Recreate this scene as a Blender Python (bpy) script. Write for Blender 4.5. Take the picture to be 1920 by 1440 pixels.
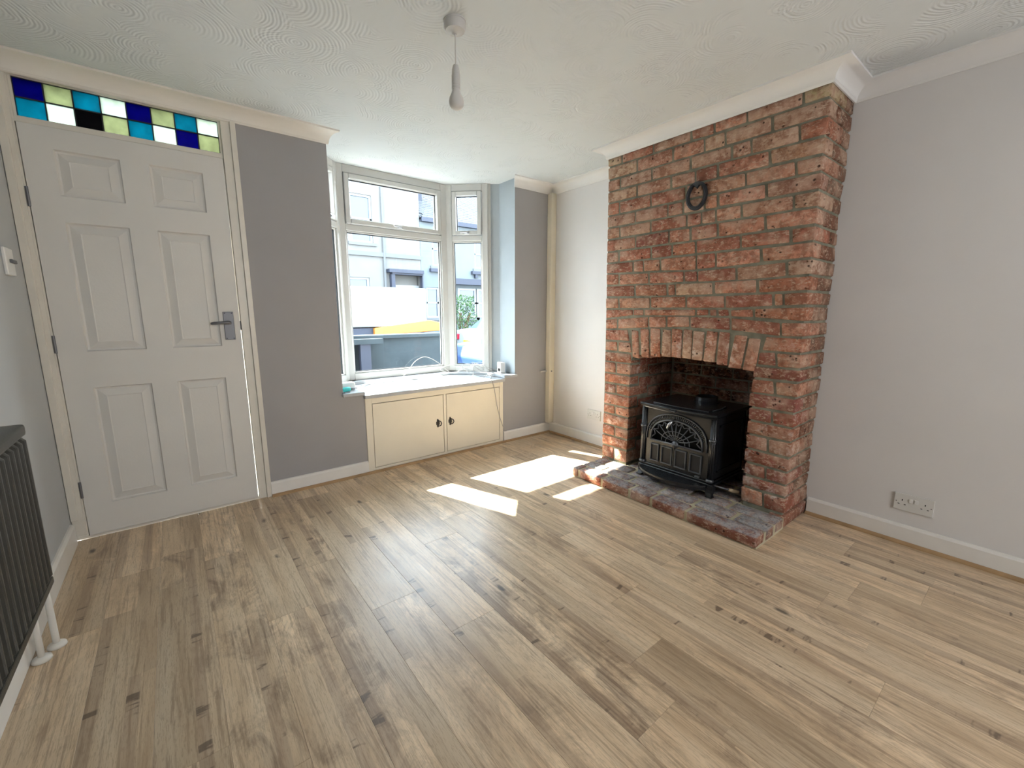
import bpy, bmesh, math, random
from mathutils import Vector, Matrix
R_ = random.Random(7)
for o in list(bpy.data.objects): bpy.data.objects.remove(o, do_unlink=True)
SC = bpy.context.scene
COL = SC.collection
# ------------------------------------------------------------------ camera
cam = bpy.data.cameras.new('camera'); cam_o = bpy.data.objects.new('camera', cam); COL.objects.link(cam_o)
cam.sensor_width = 36; cam.lens = 800.5887/1920*36; cam.clip_start = .02; cam.clip_end = 200
yaw, pitch, roll = .6675, -.1687, -.0005
F = Vector((math.sin(yaw)*math.cos(pitch), math.cos(yaw)*math.cos(pitch), math.sin(pitch)))
Rr = Vector((math.cos(yaw), -math.sin(yaw), 0)); Uu = Rr.cross(F)
R2 = Rr*math.cos(roll)+Uu*math.sin(roll); U2 = -Rr*math.sin(roll)+Uu*math.cos(roll)
m = Matrix((R2, U2, -F)).transposed().to_4x4(); m.translation = Vector((.4856, -2.9421, 1.1503))
cam_o.matrix_world = m
SC.camera = cam_o
# ------------------------------------------------------------------ world, sun, added rear fill, exposure
SC.view_settings.view_transform = 'Standard'; SC.view_settings.look = 'None'
SC.view_settings.gamma = 1; SC.view_settings.exposure = 1.52
SC.view_settings.use_curve_mapping = False
w = bpy.data.worlds.new('sky'); SC.world = w; w.use_nodes = True
nt = w.node_tree; bg = nt.nodes['Background']
tc = nt.nodes.new('ShaderNodeTexCoord'); sx = nt.nodes.new('ShaderNodeSeparateXYZ'); rp = nt.nodes.new('ShaderNodeValToRGB')
nt.links.new(tc.outputs['Generated'], sx.inputs[0]); nt.links.new(sx.outputs['Z'], rp.inputs[0]); nt.links.new(rp.outputs[0], bg.inputs[0])
rp.color_ramp.elements[0].position = 0.0; rp.color_ramp.elements[0].color = (.93, .965, 1, 1)
rp.color_ramp.elements[1].position = .8; rp.color_ramp.elements[1].color = (.66, .82, 1, 1)
bg.inputs[1].default_value = 5.8
sun = bpy.data.lights.new('sun', 'SUN'); sun.energy = 20; sun.angle = math.radians(.6); sun.color = (1, .96, .87)
sun_o = bpy.data.objects.new('sun', sun); COL.objects.link(sun_o)
sd = Vector((.342, -.940, -1.068)).normalized()
sun_o.rotation_euler = sd.to_track_quat('-Z', 'Y').to_euler()
def area(name, loc, tgt, sxy, power, color):
    l = bpy.data.lights.new(name, 'AREA'); l.shape = 'RECTANGLE'; l.size, l.size_y = sxy; l.energy = power; l.color = color
    o = bpy.data.objects.new(name, l); COL.objects.link(o); o.location = loc
    o.rotation_euler = (Vector(tgt)-Vector(loc)).to_track_quat('-Z', 'Y').to_euler()
area('rear_fill', (2.0, -5.6, 1.5), (1.7, 0, .9), (1.6, 1.4), 23, (.97, .985, 1))  # added fill light shining in through the rear doorway, not a known source

# ------------------------------------------------------------------ materials
def mat(name, color, rough=.6, spec=.3, metal=0.0, bump=0, bscale=200, mottle=0, mscale=4, coat=0):
    m = bpy.data.materials.new(name); m.use_nodes = True; n = m.node_tree; b = n.nodes['Principled BSDF']
    b.inputs['Base Color'].default_value = (*color, 1); b.inputs['Roughness'].default_value = rough
    b.inputs['Specular IOR Level'].default_value = spec; b.inputs['Metallic'].default_value = metal
    if coat: b.inputs['Coat Weight'].default_value = coat
    g = n.nodes.new('ShaderNodeNewGeometry')
    if mottle:
        t = n.nodes.new('ShaderNodeTexNoise'); t.inputs['Scale'].default_value = mscale; t.inputs['Detail'].default_value = 5
        n.links.new(g.outputs['Position'], t.inputs['Vector'])
        mr = n.nodes.new('ShaderNodeMapRange'); mr.inputs['From Min'].default_value = .3; mr.inputs['From Max'].default_value = .7
        mr.inputs['To Min'].default_value = 1-mottle; mr.inputs['To Max'].default_value = 1+mottle*.4
        n.links.new(t.outputs[0], mr.inputs[0])
        mx = n.nodes.new('ShaderNodeVectorMath'); mx.operation = 'SCALE'; mx.inputs[0].default_value = color
        n.links.new(mr.outputs[0], mx.inputs['Scale']); n.links.new(mx.outputs[0], b.inputs['Base Color'])
    if bump:
        t = n.nodes.new('ShaderNodeTexNoise'); t.inputs['Scale'].default_value = bscale; t.inputs['Detail'].default_value = 3
        n.links.new(g.outputs['Position'], t.inputs['Vector'])
        bp = n.nodes.new('ShaderNodeBump'); bp.inputs['Strength'].default_value = bump; bp.inputs['Distance'].default_value = .003
        n.links.new(t.outputs[0], bp.inputs['Height']); n.links.new(bp.outputs[0], b.inputs['Normal'])
    return m
class NB:   # node helper
    def __init__(s, m): s.m = m; s.n = m.node_tree; s.b = s.n.nodes['Principled BSDF']
    def add(s, t, **k):
        x = s.n.nodes.new('ShaderNode'+t)
        for a, v in k.items(): setattr(x, a, v)
        return x
    def link(s, a, b): s.n.links.new(a, b)
    def math(s, op, a, b=None, c=None, clamp=False):
        x = s.add('Math', operation=op); x.use_clamp = clamp
        for i, v in enumerate((a, b, c)):
            if v is None: continue
            if isinstance(v, (int, float)): x.inputs[i].default_value = v
            else: s.link(v, x.inputs[i])
        return x.outputs[0]
    def noise(s, vec, scale, detail=4, rough=.55, dist=0, dims='3D', w=None):
        x = s.add('TexNoise', noise_dimensions=dims); x.inputs['Scale'].default_value = scale; x.inputs['Detail'].default_value = detail
        x.inputs['Roughness'].default_value = rough; x.inputs['Distortion'].default_value = dist
        s.link(vec, x.inputs['Vector'])
        if w is not None: s.link(w, x.inputs['W'])
        return x.outputs[0]
    def ramp(s, fac, stops):
        x = s.add('ValToRGB'); e = x.color_ramp.elements
        while len(e) < len(stops): e.new(.5)
        for i, (p, c) in enumerate(stops):
            e[i].position = p; e[i].color = (*c, 1) if not isinstance(c, (int, float)) else (c, c, c, 1)
        s.link(fac, x.inputs[0]); return x.outputs[0]
    def mix(s, fac, a, b, mode='MIX'):
        x = s.add('Mix', data_type='RGBA', blend_type=mode)
        for sock, v in ((x.inputs[0], fac), (x.inputs[6], a), (x.inputs[7], b)):
            if isinstance(v, (int, float)): sock.default_value = v
            elif isinstance(v, tuple): sock.default_value = (*v, 1)
            else: s.link(v, sock)
        return x.outputs[2]
    def vmul(s, vec, mul, add=None):
        x = s.add('VectorMath', operation='MULTIPLY'); s.link(vec, x.inputs[0]); x.inputs[1].default_value = mul
        return x.outputs[0]
    def bump(s, h, strength, dist, prev=None):
        x = s.add('Bump'); x.inputs['Strength'].default_value = strength; x.inputs['Distance'].default_value = dist
        s.link(h, x.inputs['Height'])
        if prev is not None: s.link(prev, x.inputs['Normal'])
        return x.outputs[0]

M = {}
M['wall_white'] = mat('white_wall_paint', (.72, .70, .685), .75, .2, bump=.12, bscale=90, mottle=.03, mscale=3)
M['wall_blue'] = mat('pale_grey_wall_paint', (.50, .515, .525), .75, .2, bump=.12, bscale=90, mottle=.03, mscale=3)
M['wall_grey'] = mat('mid_grey_wall_paint', (.365, .355, .355), .7, .2, bump=.1, bscale=90, mottle=.04, mscale=3)
M['reveal'] = mat('pale_blue_reveal_paint', (.40, .445, .475), .7, .2, bump=.1, bscale=60, mottle=.04, mscale=6)
M['coving'] = mat('white_coving_paint', (.80, .79, .77), .6, .2, mottle=.02)
M['coving_cream'] = mat('cream_coving_paint', (.80, .765, .70), .6, .2, mottle=.02)
M['gloss'] = mat('aged_white_gloss', (.72, .68, .60), .38, .4, bump=.1, bscale=40, mottle=.05, mscale=14)
M['skirt'] = mat('white_skirting_gloss', (.80, .775, .73), .38, .4, bump=.08, bscale=40, mottle=.04, mscale=10)
M['cream'] = mat('cream_cupboard_paint', (.80, .745, .62), .45, .35, bump=.1, bscale=30, mottle=.03, mscale=5)
M['sill'] = mat('white_sill_paint', (.46, .475, .49), .4, .4, mottle=.02)
M['door'] = mat('white_door_paint', (.69, .67, .63), .5, .35, bump=.12, bscale=130, mottle=.03, mscale=5)
M['upvc'] = mat('white_window_plastic', (.54, .535, .51), .28, .5, mottle=.05, mscale=7)
M['gasket'] = mat('black_gasket', (.02, .022, .025), .6, .2)
M['chrome'] = mat('brushed_chrome', (.55, .55, .57), .28, .5, 1.0)
M['steel'] = mat('dull_steel', (.17, .17, .18), .45, .5, .6)
M['iron'] = mat('blackened_iron', (.028, .028, .032), .42, .5, .3, bump=.4, bscale=150)
M['shoe'] = mat('dark_horseshoe_iron', (.05, .053, .06), .5, .5, .5, bump=.5, bscale=120)
M['black'] = mat('black_metal_latch', (.01, .01, .01), .4, .4)
M['stove'] = mat('black_cast_iron', (.014, .0155, .019), .24, .9, .25, bump=.3, bscale=260, mottle=.2, mscale=20)
M['stove_edge'] = mat('lighter_cast_iron', (.085, .09, .10), .28, .8, .5, bump=.2, bscale=260)  # lighter, faintly blue iron for raised mouldings, frames and grille
M['stove_inset'] = mat('matt_black_iron', (.012, .012, .014), .5, .4)
M['stove_dark'] = mat('sooty_iron', (.008, .008, .008), .8, .2)
M['plastic'] = mat('white_plastic', (.78, .77, .75), .35, .45)
M['plastic_grey'] = mat('aged_white_plastic', (.66, .65, .62), .4, .4)
M['dark'] = mat('dark_hole', (.01, .01, .01), .8, .1)
M['rad'] = mat('black_radiator_enamel', (.030, .031, .026), .33, .5, bump=.25, bscale=300)
M['pipe'] = mat('painted_pipe', (.74, .71, .65), .45, .4, bump=.2, bscale=60)
M['cord'] = mat('white_cable', (.36, .34, .32), .45, .4)
M['bulb'] = mat('opal_bulb', (.60, .59, .57), .35, .4)
M['pendant'] = mat('pendant_plastic', (.56, .55, .53), .4, .4)
M['teal'] = mat('turquoise_plastic', (.10, .75, .72), .4, .4)
M['pinewood'] = mat('cream_handle', (.72, .58, .38), .5, .3)
M['bead'] = mat('oak_effect_bead', (.42, .27, .14), .5, .3, mottle=.25, mscale=12)
M['lead'] = mat('lead_came', (.03, .03, .03), .6, .3, .3)
M['underlay'] = mat('brown_joint', (.14, .09, .055), .9, .1)
M['soot_gap'] = mat('sooty_chimney', (.02, .018, .017), .95, .05)

def thin_glass(name, tint=(.95, .98, .98), refl=.07):
    m = bpy.data.materials.new(name); m.use_nodes = True; n = m.node_tree; n.nodes.clear()
    out = n.nodes.new('ShaderNodeOutputMaterial'); mix = n.nodes.new('ShaderNodeMixShader'); tr = n.nodes.new('ShaderNodeBsdfTransparent')
    gl = n.nodes.new('ShaderNodeBsdfGlossy'); gl.inputs['Roughness'].default_value = .02; tr.inputs[0].default_value = (*tint, 1)
    lw = n.nodes.new('ShaderNodeLayerWeight'); lw.inputs[0].default_value = .5
    pw = n.nodes.new('ShaderNodeMath'); pw.operation = 'POWER'; pw.inputs[1].default_value = 4.0; n.links.new(lw.outputs['Facing'], pw.inputs[0])
    fr = n.nodes.new('ShaderNodeMath'); fr.operation = 'MULTIPLY_ADD'; fr.inputs[1].default_value = .8; fr.inputs[2].default_value = .03; n.links.new(pw.outputs[0], fr.inputs[0])
    n.links.new(fr.outputs[0], mix.inputs[0]); n.links.new(tr.outputs[0], mix.inputs[1]); n.links.new(gl.outputs[0], mix.inputs[2]); n.links.new(mix.outputs[0], out.inputs[0])
    return m
M['glass'] = thin_glass('window_glass')
def stained(name, c, trans):
    m = bpy.data.materials.new(name); m.use_nodes = True; n = m.node_tree; n.nodes.clear()
    out = n.nodes.new('ShaderNodeOutputMaterial'); mix = n.nodes.new('ShaderNodeMixShader'); tr = n.nodes.new('ShaderNodeBsdfTransparent')
    tl = n.nodes.new('ShaderNodeBsdfTranslucent'); g = n.nodes.new('ShaderNodeNewGeometry'); t = n.nodes.new('ShaderNodeTexNoise'); t.inputs['Scale'].default_value = 22; t.inputs['Detail'].default_value = 6
    n.links.new(g.outputs['Position'], t.inputs['Vector'])
    r = n.nodes.new('ShaderNodeMapRange'); r.inputs['From Min'].default_value = .3; r.inputs['From Max'].default_value = .7; r.inputs['To Min'].default_value = .8; r.inputs['To Max'].default_value = 1.1
    n.links.new(t.outputs[0], r.inputs[0])
    v = n.nodes.new('ShaderNodeVectorMath'); v.operation = 'SCALE'; v.inputs[0].default_value = c; n.links.new(r.outputs[0], v.inputs['Scale'])
    n.links.new(v.outputs[0], tr.inputs[0]); n.links.new(v.outputs[0], tl.inputs[0])
    gl = n.nodes.new('ShaderNodeBsdfGlossy'); gl.inputs['Roughness'].default_value = .15; m2 = n.nodes.new('ShaderNodeMixShader'); m2.inputs[0].default_value = .012
    mix.inputs[0].default_value = trans; n.links.new(tr.outputs[0], mix.inputs[1]); n.links.new(tl.outputs[0], mix.inputs[2])
    n.links.new(mix.outputs[0], m2.inputs[1]); n.links.new(gl.outputs[0], m2.inputs[2]); n.links.new(m2.outputs[0], out.inputs[0])
    return m
M['g_blue'] = stained('blue_glass', (.008, .006, .26), .35)
M['g_navy'] = stained('navy_glass', (.003, .002, .015), .35)
M['g_turq'] = stained('turquoise_glass', (.014, .34, .43), .35)
M['g_pale'] = stained('pale_yellow_glass', (.50, .54, .36), .35)
M['g_white'] = stained('clear_white_glass', (.80, .90, .80), .3)

# brick: base colour comes from each brick object
def brick_mat(name, salt=.35, dust=0.0):
    m = mat(name, (.5, .2, .12), .85, .15); s = NB(m)
    oi = s.add('ObjectInfo'); g = s.add('NewGeometry'); P = g.outputs['Position']
    n1 = s.noise(P, 26, 6, .65); n2 = s.noise(P, 9, 4, .6); n3 = s.noise(s.vmul(P, (1, 1, 2.2)), 38, 4, .7)
    c = s.mix(s.ramp(n1, [(.44, 0.0), (.56, 1.0)]), s.mix(.70, oi.outputs['Color'], (.24, .10, .06)), oi.outputs['Color'])
    c = s.mix(s.math('MULTIPLY', s.ramp(n2, [(.46, 0.0), (.62, 1.0)]), .62), c, (.56, .38, .28))
    c = s.mix(s.math('MULTIPLY', s.ramp(n3, [(.54, 0.0), (.62, 1.0)]), .55), c, (.66, .50, .37))
    # dark pits
    v = s.add('TexVoronoi'); v.inputs['Scale'].default_value = 45; s.link(P, v.inputs['Vector'])
    pit = s.math('MULTIPLY', s.ramp(v.outputs['Distance'], [(.16, 1.0), (.30, 0.0)]), s.ramp(s.noise(P, 17, 3), [(.58, 0.0), (.63, 1.0)]))
    c = s.mix(s.math('MULTIPLY', pit, .85), c, (.05, .025, .02))
    ns = s.noise(P, 13, 6, .7)
    sp = s.add('SeparateXYZ'); s.link(P, sp.inputs[0])
    c = s.mix(s.math('MULTIPLY', s.ramp(ns, [(.63-salt*.12, 0.0), (.74, 1.0)]), .75*salt*1.6), c, (.70, .64, .58))
    if dust:
        gn = s.add('SeparateXYZ'); s.link(g.outputs['Normal'], gn.inputs[0]); up = s.ramp(gn.outputs[2], [(.35, 0.0), (.75, 1.0)])
        c = s.mix(s.math('MULTIPLY', s.ramp(s.noise(P, 18, 6, .75), [(.34, 0.0), (.56, 1.0)]), s.math('MULTIPLY', up, dust)), c, (.37, .37, .37))
        c = s.mix(s.math('MULTIPLY', s.ramp(s.noise(P, 60, 4, .75), [(.50, 0.0), (.60, 1.0)]), s.math('MULTIPLY', up, dust*.8)), c, (.12, .13, .16))
    s.link(c, s.b.inputs['Base Color'])
    h = s.math('ADD', s.math('MULTIPLY', n1, 1.0), s.math('MULTIPLY', n3, .5)); h = s.math('SUBTRACT', h, pit)
    s.link(s.bump(h, 1.0, .012), s.b.inputs['Normal'])
    return m
M['brick'] = brick_mat('old_red_brick', .3)
M['brick_salt'] = brick_mat('salt_stained_brick', .75)
M['hearth_brick'] = brick_mat('dusty_hearth_brick', .3, .75)
M['mortar'] = mat('grey_brown_mortar', (.255, .245, .185), .95, .1, bump=.8, bscale=90, mottle=.35, mscale=16)
M['mortar_y'] = mat('hearth_mortar', (.52, .46, .32), .95, .1, bump=.8, bscale=90, mottle=.3, mscale=9)

def plank_mat():
    m = mat('oak_effect_laminate', (.5, .35, .2), .36, .5); s = NB(m)
    oi = s.add('ObjectInfo'); tc = s.add('TexCoord'); sp = s.add('SeparateXYZ'); s.link(tc.outputs['Object'], sp.inputs[0])
    sc = s.add('SeparateColor'); s.link(oi.outputs['Color'], sc.inputs[0])
    tone, dark, seed = sc.outputs[0], sc.outputs[1], sc.outputs[2]
    W = s.math('MULTIPLY', seed, 37.0)
    X, Y = sp.outputs[0], sp.outputs[1]
    cb = s.add('CombineXYZ'); s.link(s.math('MULTIPLY', X, 1.0), cb.inputs[0]); s.link(s.math('MULTIPLY', Y, .09), cb.inputs[1]); s.link(W, cb.inputs[2]); V = cb.outputs[0]
    warp = s.noise(V, 5, 3, .6)
    cb2 = s.add('CombineXYZ'); s.link(s.math('ADD', X, s.math('MULTIPLY', warp, .05)), cb2.inputs[0]); s.link(s.math('MULTIPLY', Y, .035), cb2.inputs[1]); s.link(W, cb2.inputs[2])
    grain = s.noise(cb2.outputs[0], 95, 5, .72)
    fine = s.noise(V, 420, 2, .6)
    broad = s.noise(V, 11, 5, .65)
    cb3 = s.add('CombineXYZ'); s.link(X, cb3.inputs[0]); s.link(s.math('MULTIPLY', Y, .42), cb3.inputs[1]); s.link(W, cb3.inputs[2])
    patch = s.noise(cb3.outputs[0], 8.5, 7, .72, .8)
    # printed strips: each board shows two narrower boards of random length
    stripi = s.math('FLOOR', s.math('DIVIDE', X, .094))
    cell = s.math('FLOOR', s.math('ADD', s.math('MULTIPLY', Y, 1.05), s.math('MULTIPLY', stripi, .43)))
    cw = s.add('CombineXYZ'); s.link(stripi, cw.inputs[0]); s.link(cell, cw.inputs[1]); s.link(W, cw.inputs[2])
    wn = s.add('TexWhiteNoise', noise_dimensions='3D'); s.link(cw.outputs[0], wn.inputs['Vector']); rnd = wn.outputs['Value']
    c = s.ramp(broad, [(.30, (.56, .40, .25)), (.47, (.74, .56, .37)), (.70, (.86, .69, .49))])
    c = s.mix(s.math('MULTIPLY', s.ramp(grain, [(.38, 1.0), (.50, 0.0)]), .60), c, (.36, .24, .145))
    c = s.mix(s.math('MULTIPLY', s.ramp(fine, [(.54, 0.0), (.62, 1.0)]), .45), c, (.44, .31, .19))
    # tone per printed strip
    tn = s.math('ADD', s.math('MULTIPLY', rnd, .36), .76)
    vm = s.add('VectorMath', operation='SCALE'); s.link(c, vm.inputs[0]); s.link(s.math('MULTIPLY', tn, tone), vm.inputs['Scale']); c = vm.outputs[0]
    # weathered dark patches in some strips
    pk = s.math('ADD', s.math('MULTIPLY', s.math('SUBTRACT', patch, .5), 5.0), s.math('MULTIPLY', s.math('SUBTRACT', rnd, .55), 1.3))
    pk = s.math('MULTIPLY', s.math('ADD', pk, .12, clamp=True), s.math('MULTIPLY', dark, 1.4), clamp=True)
    pk = s.math('MULTIPLY', pk, s.math('ADD', s.math('MULTIPLY', s.ramp(grain, [(.38, 1.0), (.62, 0.0)]), .45), .55), clamp=True)
    c = s.mix(s.math('MULTIPLY', pk, .82), c, (.20, .135, .09))
    # saw-marked darker edge on some strips
    wc = s.add('SeparateColor'); s.link(wn.outputs['Color'], wc.inputs[0])
    u = s.math('FRACT', s.math('DIVIDE', X, .094))
    band = s.math('MULTIPLY', s.ramp(u, [(.30, 1.0), (.36, 0.0)]), s.math('GREATER_THAN', wc.outputs[1], .60))
    c = s.mix(s.math('MULTIPLY', band, .42), c, (.27, .18, .12))
    ct = s.add('CombineXYZ'); s.link(s.math('MULTIPLY', X, .25), ct.inputs[0]); s.link(Y, ct.inputs[1]); s.link(W, ct.inputs[2])
    tick = s.math('MULTIPLY', s.ramp(s.noise(ct.outputs[0], 22, 3, .6), [(.60, 0.0), (.66, 1.0)]), band)
    c = s.mix(s.math('MULTIPLY', tick, .75), c, (.10, .065, .045))
    # knots
    ck = s.add('CombineXYZ'); s.link(X, ck.inputs[0]); s.link(s.math('MULTIPLY', Y, .45), ck.inputs[1]); s.link(W, ck.inputs[2])
    v = s.add('TexVoronoi'); v.inputs['Scale'].default_value = 7.0; v.inputs['Randomness'].default_value = 1; s.link(ck.outputs[0], v.inputs['Vector'])
    wn2 = s.add('SeparateColor'); s.link(v.outputs['Color'], wn2.inputs[0])
    sel = s.math('GREATER_THAN', wn2.outputs[0], .55)
    dk = s.math('ADD', v.outputs['Distance'], s.math('MULTIPLY', s.math('SUBTRACT', s.noise(cb3.outputs[0], 60, 3), .5), .10))
    kn = s.math('MULTIPLY', s.ramp(dk, [(.045, 1.0), (.11, 0.0)]), sel)
    c = s.mix(s.math('MULTIPLY', kn, .85), c, (.045, .030, .025))
    ring = s.math('MULTIPLY', s.math('MULTIPLY', s.ramp(dk, [(.05, 1.0), (.32, 0.0)]), s.math('ADD', s.math('MULTIPLY', s.math('SINE', s.math('MULTIPLY', dk, 130)), .5), .5)), s.math('GREATER_THAN', wn2.outputs[0], .82))
    c = s.mix(s.math('MULTIPLY', ring, .38), c, (.16, .105, .07))
    s.link(c, s.b.inputs['Base Color'])
    rr = s.math('ADD', s.math('MULTIPLY', s.noise(tc.outputs['Object'], 9, 4), .16), .25); s.link(rr, s.b.inputs['Roughness'])
    s.link(s.bump(grain, .22, .0015), s.b.inputs['Normal'])
    return m
M['plank'] = plank_mat()

def artex():
    m = mat('swirled_ceiling_plaster', (.70, .735, .745), .8, .15); s = NB(m)
    g = s.add('NewGeometry'); P = g.outputs['Position']
    def swirl(scale, off, thr):
        a = s.add('VectorMath', operation='ADD'); s.link(P, a.inputs[0]); a.inputs[1].default_value = off
        v = s.add('TexVoronoi', voronoi_dimensions='2D'); v.inputs['Scale'].default_value = scale; s.link(a.outputs[0], v.inputs['Vector'])
        d = s.math('ADD', v.outputs['Distance'], s.math('MULTIPLY', s.noise(P, 5, 2), .10))
        r = s.math('SINE', s.math('MULTIPLY', d, 150/ (scale**.15)))
        r2 = s.math('SINE', s.math('MULTIPLY', d, 61))
        fan = s.ramp(s.noise(a.outputs[0], 4.2, 2, .5), [(thr, 0.0), (thr+.06, 1.0)])
        return s.math('MULTIPLY', s.math('ADD', r, s.math('MULTIPLY', r2, .7)), fan)
    h = s.math('ADD', swirl(3.3, (0, 0, 0), .46), swirl(3.9, (3.3, 1.7, 0), .52))
    h = s.math('ADD', h, s.math('MULTIPLY', s.noise(P, 6, 3), 3.0))
    s.link(s.bump(h, .5, .0014), s.b.inputs['Normal'])
    return m
M['ceiling'] = artex()
# outside
M['render_white'] = mat('pale_rendered_wall', (.135, .135, .132), .9, .1, mottle=.08, mscale=2)
M['render_blue'] = mat('pale_blue_rendered_wall', (.115, .135, .148), .9, .1, mottle=.08, mscale=2)
M['trim_out'] = mat('painted_stone_trim', (.10, .105, .11), .8, .2)
M['slate'] = mat('grey_roof_tile', (.075, .08, .09), .7, .3, mottle=.2, mscale=5)
M['dark_trim'] = mat('dark_painted_timber', (.03, .036, .055), .6, .3)
M['out_glass'] = mat('house_window_glass', (.04, .06, .09), .1, .6)
M['out_frame'] = mat('white_sash_frame', (.20, .21, .22), .5, .4)
M['asphalt'] = mat('asphalt', (.06, .063, .07), .9, .1, mottle=.2, mscale=3)
M['pave'] = mat('concrete_pavement', (.13, .13, .125), .9, .1, mottle=.15, mscale=3)
M['van_white'] = mat('van_white_panel', (.30, .325, .33), .4, .4)
M['orange'] = mat('orange_yellow_paint', (.34, .12, .008), .4, .5)
M['tyre'] = mat('black_rubber', (.02, .02, .02), .8, .2)
M['gardenwall'] = mat('dark_grey_garden_wall', (.035, .046, .053), .85, .2, mottle=.2, mscale=4)
M['car_white'] = mat('white_car_paint', (.26, .28, .30), .5, .4)
M['car_blue'] = mat('blue_car_paint', (.022, .05, .13), .45, .4)
M['car_glass'] = mat('car_glass', (.07, .10, .13), .06, .8)
M['red'] = mat('red_tail_light', (.35, .01, .03), .25, .5)
M['plate'] = mat('yellow_number_plate', (.45, .30, .03), .5, .4)
M['leaf'] = mat('bush_leaf', (.05, .105, .035), .7, .3, mottle=.4, mscale=9)
M['bark'] = mat('bush_stem', (.12, .08, .05), .9, .1)

# ------------------------------------------------------------------ mesh helpers
class MB:
    def __init__(s): s.v = []; s.f = []
    def quad(s, *p):
        i = len(s.v); s.v += [tuple(q) for q in p]; s.f.append(tuple(range(i, i+len(p)))); return s
    def hexa(s, b, t):          # bottom ring, top ring (same winding, CCW seen from top)
        i = len(s.v); n = len(b); s.v += [tuple(q) for q in b]+[tuple(q) for q in t]
        s.f.append(tuple(i+k for k in reversed(range(n)))); s.f.append(tuple(i+n+k for k in range(n)))
        for k in range(n): s.f.append((i+k, i+(k+1) % n, i+n+(k+1) % n, i+n+k))
        return s
    def box(s, x0, x1, y0, y1, z0, z1):
        return s.hexa([(x0, y0, z0), (x1, y0, z0), (x1, y1, z0), (x0, y1, z0)], [(x0, y0, z1), (x1, y0, z1), (x1, y1, z1), (x0, y1, z1)])
    def prism(s, poly, z0, z1): return s.hexa([(x, y, z0) for x, y in poly], [(x, y, z1) for x, y in poly])
    def prism_x(s, poly, x0, x1):   # poly in (y,z)
        return s.hexa([(x0, y, z) for y, z in poly], [(x1, y, z) for y, z in poly])
    def prism_y(s, poly, y0, y1):   # poly in (x,z)
        return s.hexa([(x, y1, z) for x, z in poly], [(x, y0, z) for x, z in poly])
    def tube(s, pts, r, n=8, cap=True, closed=False):
        P = [Vector(p) for p in pts]; m = len(P); rr = r if isinstance(r, (list, tuple)) else [r]*m
        base = len(s.v); up = None
        for k in range(m):
            if closed: t = (P[(k+1) % m]-P[k-1])
            else: t = (P[min(k+1, m-1)]-P[max(k-1, 0)])
            t.normalize()
            if up is None:
                a = Vector((0, 0, 1)) if abs(t.z) < .9 else Vector((1, 0, 0)); up = (a-t*a.dot(t)).normalized()
            else:
                up = up-t*up.dot(t)
                up = up.normalized() if up.length > 1e-6 else Vector((1, 0, 0))
            sd = t.cross(up)
            for j in range(n):
                a = 2*math.pi*j/n; s.v.append(tuple(P[k]+(up*math.cos(a)+sd*math.sin(a))*rr[k]))
        for k in range(m if closed else m-1):
            k2 = (k+1) % m
            for j in range(n):
                s.f.append((base+k*n+j, base+k2*n+j, base+k2*n+(j+1) % n, base+k*n+(j+1) % n))
        if cap and not closed:
            s.f.append(tuple(base+j for j in range(n))); s.f.append(tuple(base+(m-1)*n+j for j in reversed(range(n))))
        return s
    def lathe(s, c, prof, n=24, axis='z'):    # prof (r, h)
        base = len(s.v); cx, cy, cz = c
        for r, h in prof:
            for j in range(n):
                a = 2*math.pi*j/n; u, v = r*math.cos(a), r*math.sin(a)
                s.v.append((cx+u, cy+v, cz+h) if axis == 'z' else ((cx+h, cy+u, cz+v) if axis == 'x' else (cx+u, cy+h, cz+v)))
        for k in range(len(prof)-1):
            for j in range(n): s.f.append((base+k*n+j, base+k*n+(j+1) % n, base+(k+1)*n+(j+1) % n, base+(k+1)*n+j))
        s.f.append(tuple(base+j for j in reversed(range(n)))); s.f.append(tuple(base+(len(prof)-1)*n+j for j in range(n)))
        return s
    def build(s, name, m, parent=None, smooth=False, bevel=0, seg=1, color=None):
        me = bpy.data.meshes.new(name); me.from_pydata(s.v, [], s.f)
        bm = bmesh.new(); bm.from_mesh(me); bmesh.ops.recalc_face_normals(bm, faces=bm.faces)
        if bevel: bmesh.ops.bevel(bm, geom=list(bm.edges), offset=bevel, segments=seg, affect='EDGES', profile=.6)
        bm.to_mesh(me); bm.free()
        if smooth:
            for p in me.polygons: p.use_smooth = True
        me.materials.append(m if not isinstance(m, str) else M[m])
        o = bpy.data.objects.new(name, me); COL.objects.link(o)
        if parent is not None: par(o, parent)
        if color: o.color = (*color, 1)
        return o
def par(o, p):
    o.parent = p; o.matrix_parent_inverse = p.matrix_basis.inverted()
def smooth_by_angle(o, ang=35):
    me = o.data
    for p in me.polygons: p.use_smooth = True
    me.set_sharp_from_angle(angle=math.radians(ang)); return o
def empty(name, loc=(0, 0, 0)):
    o = bpy.data.objects.new(name, None); o.location = loc; o.empty_display_size = .05; COL.objects.link(o); return o
def tag(o, label, cat, group=None):
    o['label'] = label; o['category'] = cat
    if group: o['group'] = group
    return o
def struct(o): o['kind'] = 'structure'; return o
def stuff(o): o['kind'] = 'stuff'; return o
def frame_y(mb, x0, x1, z0, z1, w, y0, y1):   # rectangular ring in plane y
    mb.box(x0, x1, y0, y1, z1-w, z1); mb.box(x0, x1, y0, y1, z0, z0+w)
    mb.box(x0, x0+w, y0, y1, z0+w, z1-w); mb.box(x1-w, x1, y0, y1, z0+w, z1-w); return mb

H = 2.237; XR = 3.267; XL = -.018; YB = -4.4; XC = 2.9395
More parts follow.
